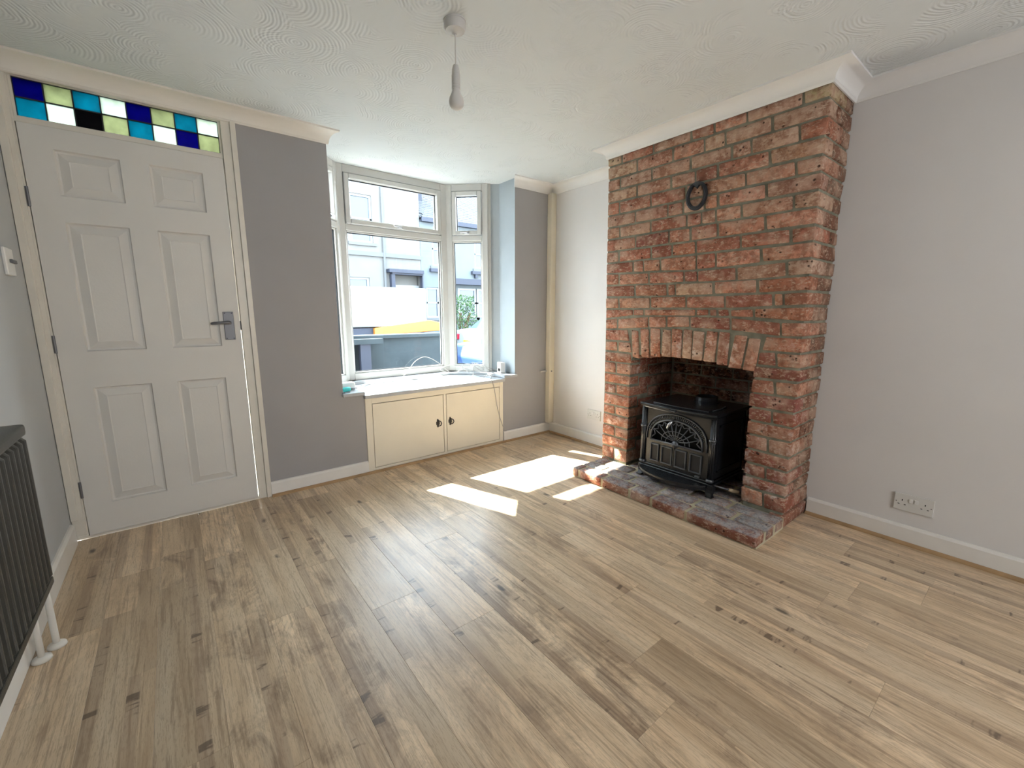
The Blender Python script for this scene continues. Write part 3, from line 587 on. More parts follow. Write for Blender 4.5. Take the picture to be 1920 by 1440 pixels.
# ================================================================== BRICK CHIMNEY BREAST
BR, ARCH, ZS = [[[0,[[-891,2178],[-1003,2178],[-1007,2115],[-896,2116]],2],[0,[[-1003,2178],[-1240,2177],[-1244,2114],[-1007,2115]],0],[0,[[-1240,2177],[-1490,2177],[-1495,2113],[-1244,2114]],0],[0,[[-1490,2177],[-1624,2177],[-1629,2112],[-1495,2113]],0],[0,[[-1624,2177],[-1797,2176],[-1802,2112],[-1629,2112]],0],[0,[[-1797,2176],[-2051,2176],[-2057,2110],[-1802,2112]],0],[0,[[-2051,2176],[-2167,2176],[-2169,2110],[-2057,2110]],1],[1,[[-896,2116],[-1125,2115],[-1130,2032],[-900,2033]],2],[1,[[-1125,2115],[-1380,2114],[-1385,2032],[-1130,2032]],0],[1,[[-1380,2114],[-1574,2113],[-1581,2032],[-1385,2032]],0],[1,[[-1574,2113],[-1689,2112],[-1696,2032],[-1581,2032]],0],[1,[[-1689,2112],[-1923,2111],[-1930,2032],[-1696,2032]],0],[1,[[-1923,2111],[-2169,2110],[-2169,2032],[-1930,2032]],1],[2,[[-900,2033],[-999,2033],[-1003,1958],[-901,1958]],2],[2,[[-999,2033],[-1240,2032],[-1245,1956],[-1003,1958]],0],[2,[[-1240,2032],[-1495,2032],[-1500,1955],[-1245,1956]],0],[2,[[-1495,2032],[-1731,2032],[-1738,1953],[-1500,1955]],0],[2,[[-1731,2032],[-1831,2032],[-1839,1953],[-1738,1953]],0],[2,[[-1831,2032],[-2050,2032],[-2058,1951],[-1839,1953]],0],[2,[[-2050,2032],[-2169,2032],[-2166,1951],[-2058,1951]],1],[3,[[-901,1958],[-1134,1957],[-1138,1881],[-903,1883]],2],[3,[[-1134,1957],[-1377,1955],[-1383,1879],[-1138,1881]],0],[3,[[-1377,1955],[-1530,1954],[-1535,1877],[-1383,1879]],0],[3,[[-1530,1954],[-1661,1954],[-1668,1876],[-1535,1877]],0],[3,[[-1661,1954],[-1924,1952],[-1932,1873],[-1668,1876]],0],[3,[[-1924,1952],[-2166,1951],[-2169,1871],[-1932,1873]],1],[4,[[-903,1883],[-1000,1882],[-1004,1799],[-902,1799]],2],[4,[[-1000,1882],[-1241,1880],[-1246,1798],[-1004,1799]],0],[4,[[-1241,1880],[-1479,1878],[-1485,1797],[-1246,1798]],0],[4,[[-1479,1878],[-1586,1877],[-1593,1797],[-1485,1797]],0],[4,[[-1586,1877],[-1816,1874],[-1823,1796],[-1593,1797]],0],[4,[[-1816,1874],[-2051,1872],[-2059,1795],[-1823,1796]],0],[4,[[-2051,1872],[-2169,1871],[-2168,1795],[-2059,1795]],1],[5,[[-902,1799],[-1131,1798],[-1135,1720],[-905,1721]],2],[5,[[-1131,1798],[-1365,1798],[-1370,1719],[-1135,1720]],0],[5,[[-1365,1798],[-1465,1797],[-1471,1718],[-1370,1719]],0],[5,[[-1465,1797],[-1599,1797],[-1605,1718],[-1471,1718]],0],[5,[[-1599,1797],[-1674,1797],[-1681,1718],[-1605,1718]],0],[5,[[-1674,1797],[-1925,1796],[-1932,1717],[-1681,1718]],0],[5,[[-1925,1796],[-2168,1795],[-2164,1716],[-1932,1717]],1],[6,[[-905,1721],[-1008,1720],[-1012,1642],[-907,1642]],2],[6,[[-1008,1720],[-1251,1719],[-1255,1641],[-1012,1642]],0],[6,[[-1251,1719],[-1498,1718],[-1503,1640],[-1255,1641]],0],[6,[[-1498,1718],[-1584,1718],[-1590,1640],[-1503,1640]],0],[6,[[-1584,1718],[-1670,1718],[-1676,1640],[-1590,1640]],0],[6,[[-1670,1718],[-1809,1717],[-1816,1639],[-1676,1640]],0],[6,[[-1809,1717],[-2057,1716],[-2064,1639],[-1816,1639]],0],[6,[[-2057,1716],[-2164,1716],[-2163,1638],[-2064,1639]],1],[7,[[-907,1642],[-1140,1641],[-1144,1559],[-908,1559]],2],[7,[[-1140,1641],[-1384,1641],[-1390,1558],[-1144,1559]],0],[7,[[-1384,1641],[-1524,1640],[-1530,1558],[-1390,1558]],0],[7,[[-1524,1640],[-1687,1640],[-1694,1557],[-1530,1558]],0],[7,[[-1687,1640],[-1934,1639],[-1942,1557],[-1694,1557]],0],[7,[[-1934,1639],[-2163,1638],[-2167,1556],[-1942,1557]],1],[8,[[-908,1559],[-1010,1559],[-1014,1481],[-910,1481]],2],[8,[[-1010,1559],[-1262,1558],[-1267,1481],[-1014,1481]],0],[8,[[-1262,1558],[-1412,1558],[-1417,1481],[-1267,1481]],0],[8,[[-1412,1558],[-1563,1558],[-1568,1481],[-1417,1481]],0],[8,[[-1563,1558],[-1819,1557],[-1826,1481],[-1568,1481]],0],[8,[[-1819,1557],[-2058,1556],[-2065,1481],[-1826,1481]],0],[8,[[-2058,1556],[-2167,1556],[-2165,1481],[-2065,1481]],1],[9,[[-910,1481],[-1132,1481],[-1136,1404],[-910,1410]],2],[9,[[-1132,1481],[-1211,1481],[-1215,1401],[-1136,1404]],0],[9,[[-1211,1481],[-1336,1481],[-1341,1398],[-1215,1401]],0],[9,[[-1336,1481],[-1572,1481],[-1579,1387],[-1341,1398]],0],[9,[[-1572,1481],[-1689,1481],[-1696,1390],[-1579,1387]],0],[9,[[-1689,1481],[-1928,1481],[-1936,1398],[-1696,1390]],0],[9,[[-1928,1481],[-2165,1481],[-2169,1402],[-1936,1398]],1],[10,[[-910,1410],[-1018,1407],[-1022,1327],[-914,1329]],2],[10,[[-1018,1407],[-1256,1400],[-1260,1323],[-1022,1327]],0],[10,[[-1256,1400],[-1501,1391],[-1506,1319],[-1260,1323]],0],[10,[[-1501,1391],[-1588,1387],[-1593,1318],[-1506,1319]],0],[10,[[-1588,1387],[-1808,1393],[-1815,1313],[-1593,1318]],0],[10,[[-1808,1393],[-2057,1400],[-2065,1321],[-1815,1313]],0],[10,[[-2057,1400],[-2169,1402],[-2169,1323],[-2065,1321]],1],[11,[[-914,1329],[-1153,1325],[-1158,1245],[-916,1249]],2],[11,[[-1153,1325],[-1395,1320],[-1400,1242],[-1158,1245]],0],[11,[[-1395,1320],[-1449,1320],[-1454,1242],[-1400,1242]],0],[11,[[-1449,1320],[-1688,1317],[-1694,1242],[-1454,1242]],0],[11,[[-1688,1317],[-1924,1319],[-1931,1242],[-1694,1242]],0],[11,[[-1924,1319],[-2169,1323],[-2167,1246],[-1931,1242]],1],[12,[[-916,1249],[-1026,1247],[-1030,1167],[-919,1167]],2],[12,[[-1026,1247],[-1277,1243],[-1282,1166],[-1030,1167]],0],[12,[[-1277,1243],[-1526,1242],[-1531,1165],[-1282,1166]],0],[12,[[-1526,1242],[-1758,1242],[-1765,1164],[-1531,1165]],0],[12,[[-1758,1242],[-2008,1243],[-2014,1170],[-1765,1164]],0],[12,[[-2008,1243],[-2056,1244],[-2063,1172],[-2014,1170]],0],[12,[[-2056,1244],[-2167,1246],[-2166,1175],[-2063,1172]],1],[13,[[-919,1167],[-1150,1166],[-1152,1118],[-920,1096]],2],[13,[[-1150,1166],[-1234,1166],[-1236,1120],[-1152,1118]],0],[13,[[-1234,1166],[-1596,1164],[-1599,1121],[-1236,1120]],0],[13,[[-1596,1164],[-1674,1164],[-1677,1120],[-1599,1121]],0],[13,[[-1674,1164],[-1724,1164],[-1727,1119],[-1677,1120]],0],[13,[[-1724,1164],[-1793,1164],[-1797,1117],[-1727,1119]],0],[13,[[-1793,1164],[-1919,1166],[-1924,1112],[-1797,1117]],0],[13,[[-1919,1166],[-2166,1175],[-2167,1097],[-1924,1112]],1],[14,[[-920,1096],[-1019,1104],[-1023,1026],[-924,1020]],2],[14,[[-1019,1104],[-1273,1121],[-1278,1040],[-1023,1026]],0],[14,[[-1273,1121],[-1403,1121],[-1408,1043],[-1278,1040]],0],[14,[[-1403,1121],[-1558,1122],[-1564,1048],[-1408,1043]],0],[14,[[-1558,1122],[-1801,1117],[-1808,1039],[-1564,1048]],0],[14,[[-1801,1117],[-2057,1096],[-2064,1018],[-1808,1039]],0],[14,[[-2057,1096],[-2167,1097],[-2170,1021],[-2064,1018]],1],[15,[[-924,1020],[-1118,1031],[-1136,942],[-925,943]],6],[15,[[-1993,1022],[-2170,1021],[-2169,939],[-1980,939]],9],[16,[[-925,943],[-1032,943],[-1036,867],[-926,867]],2],[16,[[-1032,943],[-1136,942],[-1149,866],[-1036,867]],4],[16,[[-1975,939],[-2051,939],[-2059,861],[-1971,862]],8],[16,[[-2051,939],[-2169,939],[-2170,861],[-2059,861]],1],[17,[[-926,867],[-1149,866],[-1157,792],[-927,792]],6],[17,[[-1949,862],[-2170,861],[-2172,792],[-1947,792]],9],[18,[[-927,792],[-1026,792],[-1030,709],[-928,709]],2],[18,[[-1026,792],[-1144,792],[-1149,709],[-1030,709]],4],[18,[[-1945,792],[-2056,792],[-2064,711],[-1943,711]],8],[18,[[-2056,792],[-2172,792],[-2168,711],[-2064,711]],1],[19,[[-928,709],[-1149,709],[-1148,636],[-929,638]],6],[19,[[-1941,711],[-2168,711],[-2167,630],[-1942,631]],9],[20,[[-929,638],[-1032,637],[-1036,562],[-932,562]],2],[20,[[-1032,637],[-1148,636],[-1152,561],[-1036,562]],4],[20,[[-1942,631],[-2058,631],[-2065,554],[-1946,555]],8],[20,[[-2058,631],[-2167,630],[-2166,553],[-2065,554]],1],[21,[[-932,562],[-1150,561],[-1153,477],[-929,477]],6],[21,[[-1943,555],[-2166,553],[-2164,476],[-1944,476]],9],[22,[[-929,477],[-1032,477],[-1035,408],[-929,410]],2],[22,[[-1032,477],[-1153,477],[-1154,407],[-1035,408]],4],[22,[[-1942,476],[-2052,476],[-2059,394],[-1946,395]],8],[22,[[-2052,476],[-2164,476],[-2166,392],[-2059,394]],1],[23,[[-929,410],[-1154,407],[-1156,324],[-928,326]],6],[23,[[-1943,395],[-2166,392],[-2166,314],[-1947,316]],9],[24,[[-928,326],[-1038,325],[-1042,247],[-926,247]],2],[24,[[-1038,325],[-1156,324],[-1152,246],[-1042,247]],4],[24,[[-1947,316],[-2056,315],[-2063,240],[-1948,241]],8],[24,[[-2056,315],[-2166,314],[-2167,240],[-2063,240]],1],[25,[[-926,247],[-1152,246],[-1151,166],[-927,164]],6],[25,[[-1945,241],[-2167,240],[-2167,171],[-1947,170]],9],[26,[[-927,164],[-1036,165],[-1041,69],[-929,68]],2],[26,[[-1036,165],[-1151,166],[-1149,70],[-1041,69]],4],[26,[[-1945,170],[-2057,170],[-2066,78],[-1950,77]],8],[26,[[-2057,170],[-2167,171],[-2172,79],[-2066,78]],1]],[[[-1144,1024],[-1196,1019],[-1218,836],[-1163,841]],[[-1215,1036],[-1277,1031],[-1294,845],[-1235,849]],[[-1293,1041],[-1362,1036],[-1371,856],[-1304,859]],[[-1383,1037],[-1437,1032],[-1448,863],[-1384,866]],[[-1446,1043],[-1512,1039],[-1520,864],[-1455,867]],[[-1524,1041],[-1580,1037],[-1588,863],[-1527,866]],[[-1592,1033],[-1655,1029],[-1655,860],[-1593,863]],[[-1672,1036],[-1736,1032],[-1729,854],[-1664,856]],[[-1748,1034],[-1806,1030],[-1801,845],[-1743,847]],[[-1835,1019],[-1901,1016],[-1879,834],[-1811,835]],[[-1909,1007],[-1968,1004],[-1955,828],[-1891,829]]],[[[-891,2178],[-2167,2176]],[[-896,2116],[-2169,2110]],[[-900,2033],[-2169,2032]],[[-901,1958],[-2166,1951]],[[-903,1883],[-2169,1871]],[[-902,1799],[-2168,1795]],[[-905,1721],[-2164,1716]],[[-907,1642],[-2163,1638]],[[-908,1559],[-2167,1556]],[[-910,1481],[-2165,1481]],[[-910,1410],[-2169,1402]],[[-914,1329],[-2169,1323]],[[-916,1249],[-2167,1246]],[[-919,1167],[-2166,1175]],[[-920,1096],[-2167,1097]],[[-924,1020],[-2170,1021]],[[-925,943],[-2169,939]],[[-926,867],[-2170,861]],[[-927,792],[-2172,792]],[[-928,709],[-2168,711]],[[-929,638],[-2167,630]],[[-932,562],[-2166,553]],[[-929,477],[-2164,476]],[[-929,410],[-2166,392]],[[-928,326],[-2166,314]],[[-926,247],[-2167,240]],[[-927,164],[-2167,171]],[[-929,68],[-2172,79]]]]
ch = empty('brick_fireplace', (3.1, -1.55, 0)); tag(ch, 'exposed red brick chimney breast with arched fire opening, floor to ceiling', 'fireplace')
bR = random.Random(5)
PAL = {'red': [(.49, .205, .125), (.52, .235, .15), (.45, .185, .115), (.54, .265, .175), (.40, .16, .105)], 'tan': [(.46, .27, .185), (.49, .31, .215), (.44, .24, .16), (.50, .33, .235)], 'yel': [(.47, .39, .22)], 'dk': [(.32, .11, .075), (.36, .13, .09), (.29, .11, .08)]}
def bcol(c, y):
    r = bR.random()
    if c == 0 and (y > -1.0 and y < -.93 or y < -1.95 or -1.12 < y < -.95): return PAL['yel'][0]
    if c <= 3: k = 'tan' if r < .70 else 'red'
    elif c <= 6: k = 'tan' if r < .35 else 'red'
    elif c <= 16: k = 'red' if r < .84 else ('dk' if r < .93 else 'tan')
    else: k = ('dk' if r < .55 else 'red') if y < -1.5 else 'red'
    b = bR.choice(PAL[k]); j = bR.uniform(.86, 1.14); return tuple(min(1, v*j*bR.uniform(.95, 1.05)) for v in b)
def rbox(bot, top, jit=.0016):     # bot/top rings of 4
    mb = MB(); mb.hexa([tuple(c+bR.uniform(-jit, jit) for c in p) for p in bot], [tuple(c+bR.uniform(-jit, jit) for c in p) for p in top]); return mb
def brick(bot, top, color, m='brick', bev=.0042, parent=None, seg=1):
    o = rbox(bot, top).build('brick', m, parent or ch, bevel=bev, seg=seg, color=color)
    for p in o.data.polygons: p.use_smooth = True
    return o
def ynear(k): return ZS[k][1][0]/1000
def yfar(k): return ZS[k][0][0]/1000
g = .0056
SOOT = [(.075, .035, .028), (.10, .042, .03), (.06, .03, .026), (.13, .055, .038)]
for c, q, fl_ in BR:
    (ya, za), (yb, zb), (yc, zc), (yd, zd) = [(a/1000, b/1000) for a, b in q]      # TL TR BR BL (y decreases to the right)
    x0 = XC-bR.uniform(0, .003); gl = 0 if fl_ & 10 else g; gr = 0 if fl_ & 5 else g
    if fl_ & 8: gl = bR.uniform(-.004, .004)
    if fl_ & 4: gr = bR.uniform(-.004, .004)
    za -= bR.uniform(-.001, .003); zb -= bR.uniform(-.001, .003); zc += bR.uniform(-.001, .0025); zd += bR.uniform(-.001, .0025); gl += bR.uniform(-.001, .003) if gl else 0; gr += bR.uniform(-.001, .003) if gr else 0
    dep = .085
    if fl_ & 1: dep = .215 if c % 2 == 0 else .103
    if fl_ & 2: dep = .215 if c % 2 == 0 else .103
    if fl_ & 12: dep = .103 if c % 2 else .215
    if (fl_ & 12) and (fl_ & 3): dep = .103
    x1 = x0+dep
    t = [(x0, ya-gl, za-g), (x0, yb+gr, zb-g), (x1, yb+gr, zb-g), (x1, ya-gl, za-g)]
    b = [(x0, yd-gl, zd+g), (x0, yc+gr, zc+g), (x1, yc+gr, zc+g), (x1, yd-gl, zd+g)]
    salt = (c >= 17 and bR.random() < .55) or (c in (12, 13, 14) and bR.random() < .15)
    brick(b, t, bcol(c, (ya+yb)/2), 'brick_salt' if salt else 'brick')
    # return faces on the sides of the breast
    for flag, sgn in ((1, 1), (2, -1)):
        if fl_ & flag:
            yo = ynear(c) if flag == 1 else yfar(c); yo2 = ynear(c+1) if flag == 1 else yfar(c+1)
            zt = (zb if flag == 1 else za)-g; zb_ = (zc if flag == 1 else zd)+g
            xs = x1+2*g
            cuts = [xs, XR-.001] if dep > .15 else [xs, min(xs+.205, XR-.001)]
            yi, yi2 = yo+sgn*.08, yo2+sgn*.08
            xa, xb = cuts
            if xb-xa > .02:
                brick([(xa, yo2, zb_), (xb, yo2, zb_), (xb, yi2, zb_), (xa, yi2, zb_)], [(xa, yo, zt), (xb, yo, zt), (xb, yi, zt), (xa, yi, zt)], tuple(v*.42 for v in bR.choice(PAL['tan'])))  # browner side bricks, darkened further in colour for the shaded side face
YL, YRt, YRb = -1.152, -1.952, -1.948
for q in ARCH:
    (ya, za), (yb, zb), (yc, zc), (yd, zd) = [(a/1000, b/1000) for a, b in q]; x0 = XC-bR.uniform(0, .004); x1 = x0+.10
    col = bR.choice(PAL['red']+PAL['tan'][:2])
    brick([(x0, yd, zd), (x0, yc, zc), (x1, yc, zc), (x1, yd, zd)], [(x0, ya, za), (x0, yb, zb), (x1, yb, zb), (x1, ya, za)], col, 'brick_salt' if bR.random() < .4 else 'brick')
# recess: left and right cheeks, back wall
zr = [.070+.0775*k for k in range(13)]
for k in range(12):
    z0, z1 = zr[k]+g, zr[k+1]-g
    st = XC+(.103 if k % 2 else .215)+2*g
    for side, y0 in ((0, YL), (1, YRt)):
        ed = [st]
        while ed[-1] < 3.44: ed.append(ed[-1]+(.215 if len(ed) > 1 or k % 2 else .16))
        for a, b in zip(ed, ed[1:]):
            b = min(b-2*g, 3.455)
            if b-a < .03: continue
            ya, yb = (y0, y0+.05) if side == 0 else (y0-.05, y0)
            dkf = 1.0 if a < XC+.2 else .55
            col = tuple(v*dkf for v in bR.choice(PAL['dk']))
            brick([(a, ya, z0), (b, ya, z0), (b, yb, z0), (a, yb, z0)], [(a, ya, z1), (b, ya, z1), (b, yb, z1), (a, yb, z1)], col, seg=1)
    y = YL-.004-(.11 if k % 2 else 0)
    ys = [YL-.004]+([y] if k % 2 else [])
    while ys[-1]-.225 > YRt+.03: ys.append(ys[-1]-.225)
    ys.append(YRt+.004)
    for a, b in zip(ys, ys[1:]):
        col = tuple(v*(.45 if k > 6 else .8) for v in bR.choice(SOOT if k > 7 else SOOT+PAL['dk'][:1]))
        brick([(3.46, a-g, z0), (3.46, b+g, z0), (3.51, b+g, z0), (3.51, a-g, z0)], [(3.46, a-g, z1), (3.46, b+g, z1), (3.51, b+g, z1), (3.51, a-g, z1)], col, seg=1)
# mortar body, set back behind the brick faces
mo = MB(); xm = XC+.0048
yn = [ZS[k][1][0]/1000 for k in range(28)]; yf = [ZS[k][0][0]/1000 for k in range(28)]
def slab(poly, x0=xm, x1=XR-.001): mo.prism_x(poly, x0, x1)
slab([(-.9, 2.20), (-.93, .07), (YL+.004, .07), (YL+.004, .868), (YL+.004, 2.20)] if False else [(-.903, 2.20), (-.935, .068), (YL+.006, .068), (YL+.006, .95), (YL+.006, 2.20)])
slab([(YRt-.006, 2.20), (YRt-.006, .068), (-2.158, .068), (-2.158, 2.20)])
mo.box(xm, XR-.001, YRt-.006, YL+.006, 1.03, 2.20)
# arch soffit piece (front skin between the opening and the courses above)
ap = [(q[3][0]/1000, q[3][1]/1000) for q in ARCH]+[(ARCH[-1][2][0]/1000, ARCH[-1][2][1]/1000)]
for (a, za), (b, zb) in zip(ap, ap[1:]):
    mo.prism_x([(a, 1.0301), (a, za+.012), (b, zb+.012), (b, 1.0301)], xm, xm+.10)
mo.prism_x([(YL+.006, 1.0301), (YL+.006, .80), (ap[0][0], ap[0][1]), (ap[0][0], 1.0301)], xm, xm+.10)
mo.prism_x([(ap[-1][0], 1.0301), (ap[-1][0], ap[-1][1]+.01), (YRt-.006, .80), (YRt-.006, 1.0301)], xm, xm+.10)
mo.build('mortar', 'mortar', ch)
sb = MB().box(XR, 3.465, YL+.006, YL+.056, .0, 1.08).box(XR, 3.465, YRt-.056, YRt-.006, 0, 1.08).box(3.466, 3.54, YRt-.1, YL+.1, 0, 1.08)
sb.build('recess_mortar', 'mortar', ch)
MB().box(3.05, 3.54, YRt-.1, YL+.1, .985, 1.03).build('lintel', 'soot_gap', ch)

# ================================================================== HEARTH
he = empty('brick_hearth', (2.9, -1.55, 0)); tag(he, 'low raised brick hearth in front of the fire opening, dusty brick with pale mortar', 'hearth')
HX0, HY0, HY1, HT = 2.600, -.940, -2.180, .068
HC = [(.30, .12, .085), (.27, .13, .10), (.33, .15, .10), (.24, .15, .13)]
TC = [(.22, .17, .15), (.25, .19, .165), (.20, .17, .16), (.28, .15, .12)]
def hb(x0, x1, ya, yb, col, z0=.004, z1=HT, jz=.004):
    z = z1-bR.uniform(0, jz)
    brick([(x0, ya, z0), (x1, ya, z0), (x1, yb, z0), (x0, yb, z0)], [(x0, ya, z), (x1, ya, z), (x1, yb, z), (x0, yb, z)], col, 'hearth_brick', .009, he)
gg = .0085
row1 = [HY0, -1.163, -1.392, -1.548, -1.785, HY1]
row1 = [HY0, -1.005, -1.205, -1.425, -1.580, -1.800, HY1]
for a, b in zip(row1, row1[1:]): hb(HX0, HX0+.100, b+gg, a-gg, (.40, .13, .085) if a > -1.1 else tuple(v*.8 for v in bR.choice(HC)))
row2 = [HY0, -1.12, -1.34, -1.56, -1.78, -2.00, HY1]
for a, b in zip(row2, row2[1:]): hb(HX0+.112, HX0+.212, b+gg, a-gg, bR.choice(TC))
row3 = [HY0, -1.04, -1.26, -1.48, -1.70, -1.92, HY1]
for a, b in zip(row3, row3[1:]): hb(HX0+.224, HX0+.330, b+gg, a-gg, bR.choice(TC))
for i_, xx in enumerate((XC+.002, XC+.115, XC+.228, XC+.341, XC+.454)):
    ys = [YL-.006]+[YL-.006-.11*(i_ % 2 == 0)-.225*k for k in range(1 - (i_ % 2 == 0), 4)]+[YRt+.006]
    ys = sorted(set(round(v, 4) for v in ys if YRt < v <= YL), reverse=True)+[YRt+.006]
    for a, b in zip(ys, ys[1:]):
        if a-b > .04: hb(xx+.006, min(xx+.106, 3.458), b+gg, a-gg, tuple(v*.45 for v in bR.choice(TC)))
MB().box(HX0+.010, XC+.006, HY1+.010, HY0-.010, 0, HT-.010).box(XC+.006, 3.46, YRt+.002, YL-.002, 0, HT-.009).build('mortar', 'mortar_y', he)
MB().box(XC+.008, XR-.001, -2.158, YRt-.004, 0, .066).build('mortar', 'mortar', he); MB().box(XC+.008, XR-.001, YL+.006, -.935, 0, .066).build('mortar', 'mortar', he)
for a, b in ((XC, XC+.20), (XC+.21, XR-.002)):
    brick([(a, -2.172, .004), (b, -2.172, .004), (b, -2.10, .004), (a, -2.10, .004)], [(a, -2.172, .070), (b, -2.172, .070), (b, -2.10, .070), (a, -2.10, .070)], bR.choice(HC), 'brick', .0042, he)
    brick([(a, -.99, .004), (b, -.99, .004), (b, -.928, .004), (a, -.928, .004)], [(a, -.99, .066), (b, -.99, .066), (b, -.928, .066), (a, -.928, .066)], bR.choice(HC), 'brick', .0042, he)

# ================================================================== HORSESHOE
hc_y, hc_z = -1.556, 1.803
hs = MB(); pts = []; N = 40
def hp_(t, k, h):     # t angle from the top, k scale
    a = math.radians(t); return (XC-h, hc_y-math.sin(a)*.063*k*(1+.02*math.cos(a)), hc_z+math.cos(a)*.079*k)
ring = [[], [], [], []]
for i in range(N):
    t = 360*i/N
    inn = .70
    a = math.radians(t)
    hh = .016
    dy = 0
    ki = .70 if abs(((t+180) % 360)-180) > 40 else .70-.20*max(0, 1-abs((((t+180) % 360)-180))/20)+.06*(abs((((t+180) % 360)-180)) > 12)
    ring[0].append(hp_(t, 1.0, .004)); ring[1].append(hp_(t, .985, .017)); ring[2].append(hp_(t, ki+.03, .019)); ring[3].append(hp_(t, ki, .004))
base = 0
for r in ring: hs.v += r
for r in range(4):
    for i in range(N): hs.f.append((r*N+i, r*N+(i+1) % N, ((r+1) % 4)*N+(i+1) % N, ((r+1) % 4)*N+i))
ho = hs.build('horseshoe', 'shoe'); smooth_by_angle(ho, 40)
tag(ho, 'dark iron horseshoe with nearly closed heels hung on the brick chimney breast', 'horseshoe')
fu = MB(); fpts = [hp_(t, .845, .0195) for t in list(range(35, 330, 9))]; fu.tube(fpts, .0035, 6); fu.build('fuller', 'iron', ho)

# ================================================================== STOVE
st = empty('wood_stove', (3.08, -1.555, .07)); tag(st, 'black cast iron stove with arched cobweb grille standing on the hearth', 'stove')
SX = 2.885; SY0, SY1 = -1.315, -1.792; SB, ST_ = .155, .535; SD = 3.28; YC = (SY0+SY1)/2
bd = MB()
# body shell with an open arched window in front
az0, ah, aw = .322, .150, .172       # arch base z, height, half width
yc = -1.550
def arch(k, dz=0, n=20, w=aw, h=ah): return [(yc+w*k*math.cos(math.pi*i/n), az0+dz+h*k*(math.sin(math.pi*i/n)**.72)) for i in range(n+1)]
ao = arch(1.0)
bd.box(SX+.004, SX+.030, SY1, SY0, SB, az0)
bd.box(SX+.004, SX+.030, yc+aw, SY0, az0, ST_); bd.box(SX+.004, SX+.030, SY1, yc-aw, az0, ST_)
for (a, za), (b, zb) in zip(ao, ao[1:]):
    if abs(a-b) > 1e-5: bd.prism_x([(a, ST_), (a, za), (b, zb), (b, ST_)], SX+.004, SX+.030)
bd.box(SX+.030, SD, SY0-.012, SY0, SB, ST_).box(SX+.030, SD, SY1, SY1+.012, SB, ST_).box(SD-.012, SD, SY1, SY0, SB, ST_).box(SX+.03, SD, SY1, SY0, SB-.01, SB+.006)
bd.build('body', 'stove', st)
MB().box(SX+.075, SX+.085, SY1+.02, SY0-.02, SB, ST_).build('firebox', 'stove_dark', st)
g_ = MB(); g_.box(SX+.034, SX+.037, SY1+.05, SY0-.05, az0, .49); g_.build('door_glass', 'stove_dark', st)
tp = []
n_ = 14
for i in range(n_+1):
    t = i/n_; y = SY0+.018+(SY1-SY0-.036)*t; tp.append((SX-.022-.030*math.sin(math.pi*t), y))
def topz(off): return [(x+(0.0 if x > 3 else off*.9), min(max(y, SY1-.018+off), SY0+.018-off)) for x, y in tp]+[(SD+.03-off, SY1-.018+off), (SD+.03-off, SY0+.018-off)]
def ringp(off, z): return [(x, y, z) for x, y in topz(off)]
tpm = MB(); lv_ = [(.016, ST_-.002), (.010, ST_+.006), (.0, ST_+.014), (.0, ST_+.022), (.005, ST_+.027)]
n = len(topz(0))
for (o1, z1), (o2, z2) in zip(lv_, lv_[1:]): 
    a, b = ringp(o1, z1), ringp(o2, z2)
    for k in range(n): tpm.quad(a[k], a[(k+1) % n], b[(k+1) % n], b[k])
tpm.quad(*ringp(.005, ST_+.027)); tpm.quad(*reversed(ringp(.016, ST_-.002)))
o = tpm.build('top_plate', 'stove', st); smooth_by_angle(o, 30)
zt = ST_+.027
li = [(SX+.030, SY0-.060), (SX+.012, YC), (SX+.030, SY1+.060), (SX+.24, SY1+.05), (SX+.24, SY0-.05)]
lid = MB().prism(li, zt, zt+.004); lid.build('griddle_lid', 'stove', st, bevel=.0015)
MB().tube([(SX+.020, SY0-.055, zt+.004), (SX+.003, YC+.08, zt+.005), (SX+.0, YC, zt+.005), (SX+.003, YC-.08, zt+.005), (SX+.020, SY1+.055, zt+.004)], .003, 6).tube([(SX+.235, SY1+.06, zt+.004), (SX+.16, SY1+.045, zt+.005), (SX+.06, SY1+.052, zt+.004)], .003, 6).build('lid_rib', 'stove_edge', st)
MB().box(SX-.058, SX-.030, YC-.016, YC+.014, ST_+.010, ST_+.022).tube([(SX-.062, YC-.018, ST_+.014), (SX-.062, YC+.016, ST_+.014)], .005, 8).build('lid_catch', 'iron', st)
fc_ = MB().lathe((3.205, YC-.015, zt), [(.079, 0), (.079, .006), (.068, .008), (.068, .034), (.071, .036), (.064, .037), (.060, .034), (.060, .004)], 32); o = fc_.build('flue_collar', 'stove', st); smooth_by_angle(o, 30)
# fluted columns at the front corners
for y in (SY0-.006, SY1+.006):
    cl = MB()
    for k, dy in enumerate((-.012, 0, .012)): cl.tube([(SX-.004+abs(dy)*.35, y+dy*.8, SB), (SX-.004+abs(dy)*.35, y+dy*.8, ST_-.002)], .0085, 8)
    cl.build('column', 'stove', st, smooth=True)
    for z in (SB+.006, .405): MB().lathe((SX-.001, y, z), [(.014, -.010), (.020, -.007), (.022, 0), (.020, .007), (.014, .010)], 14).build('column_ring', 'stove_edge', st, smooth=True)
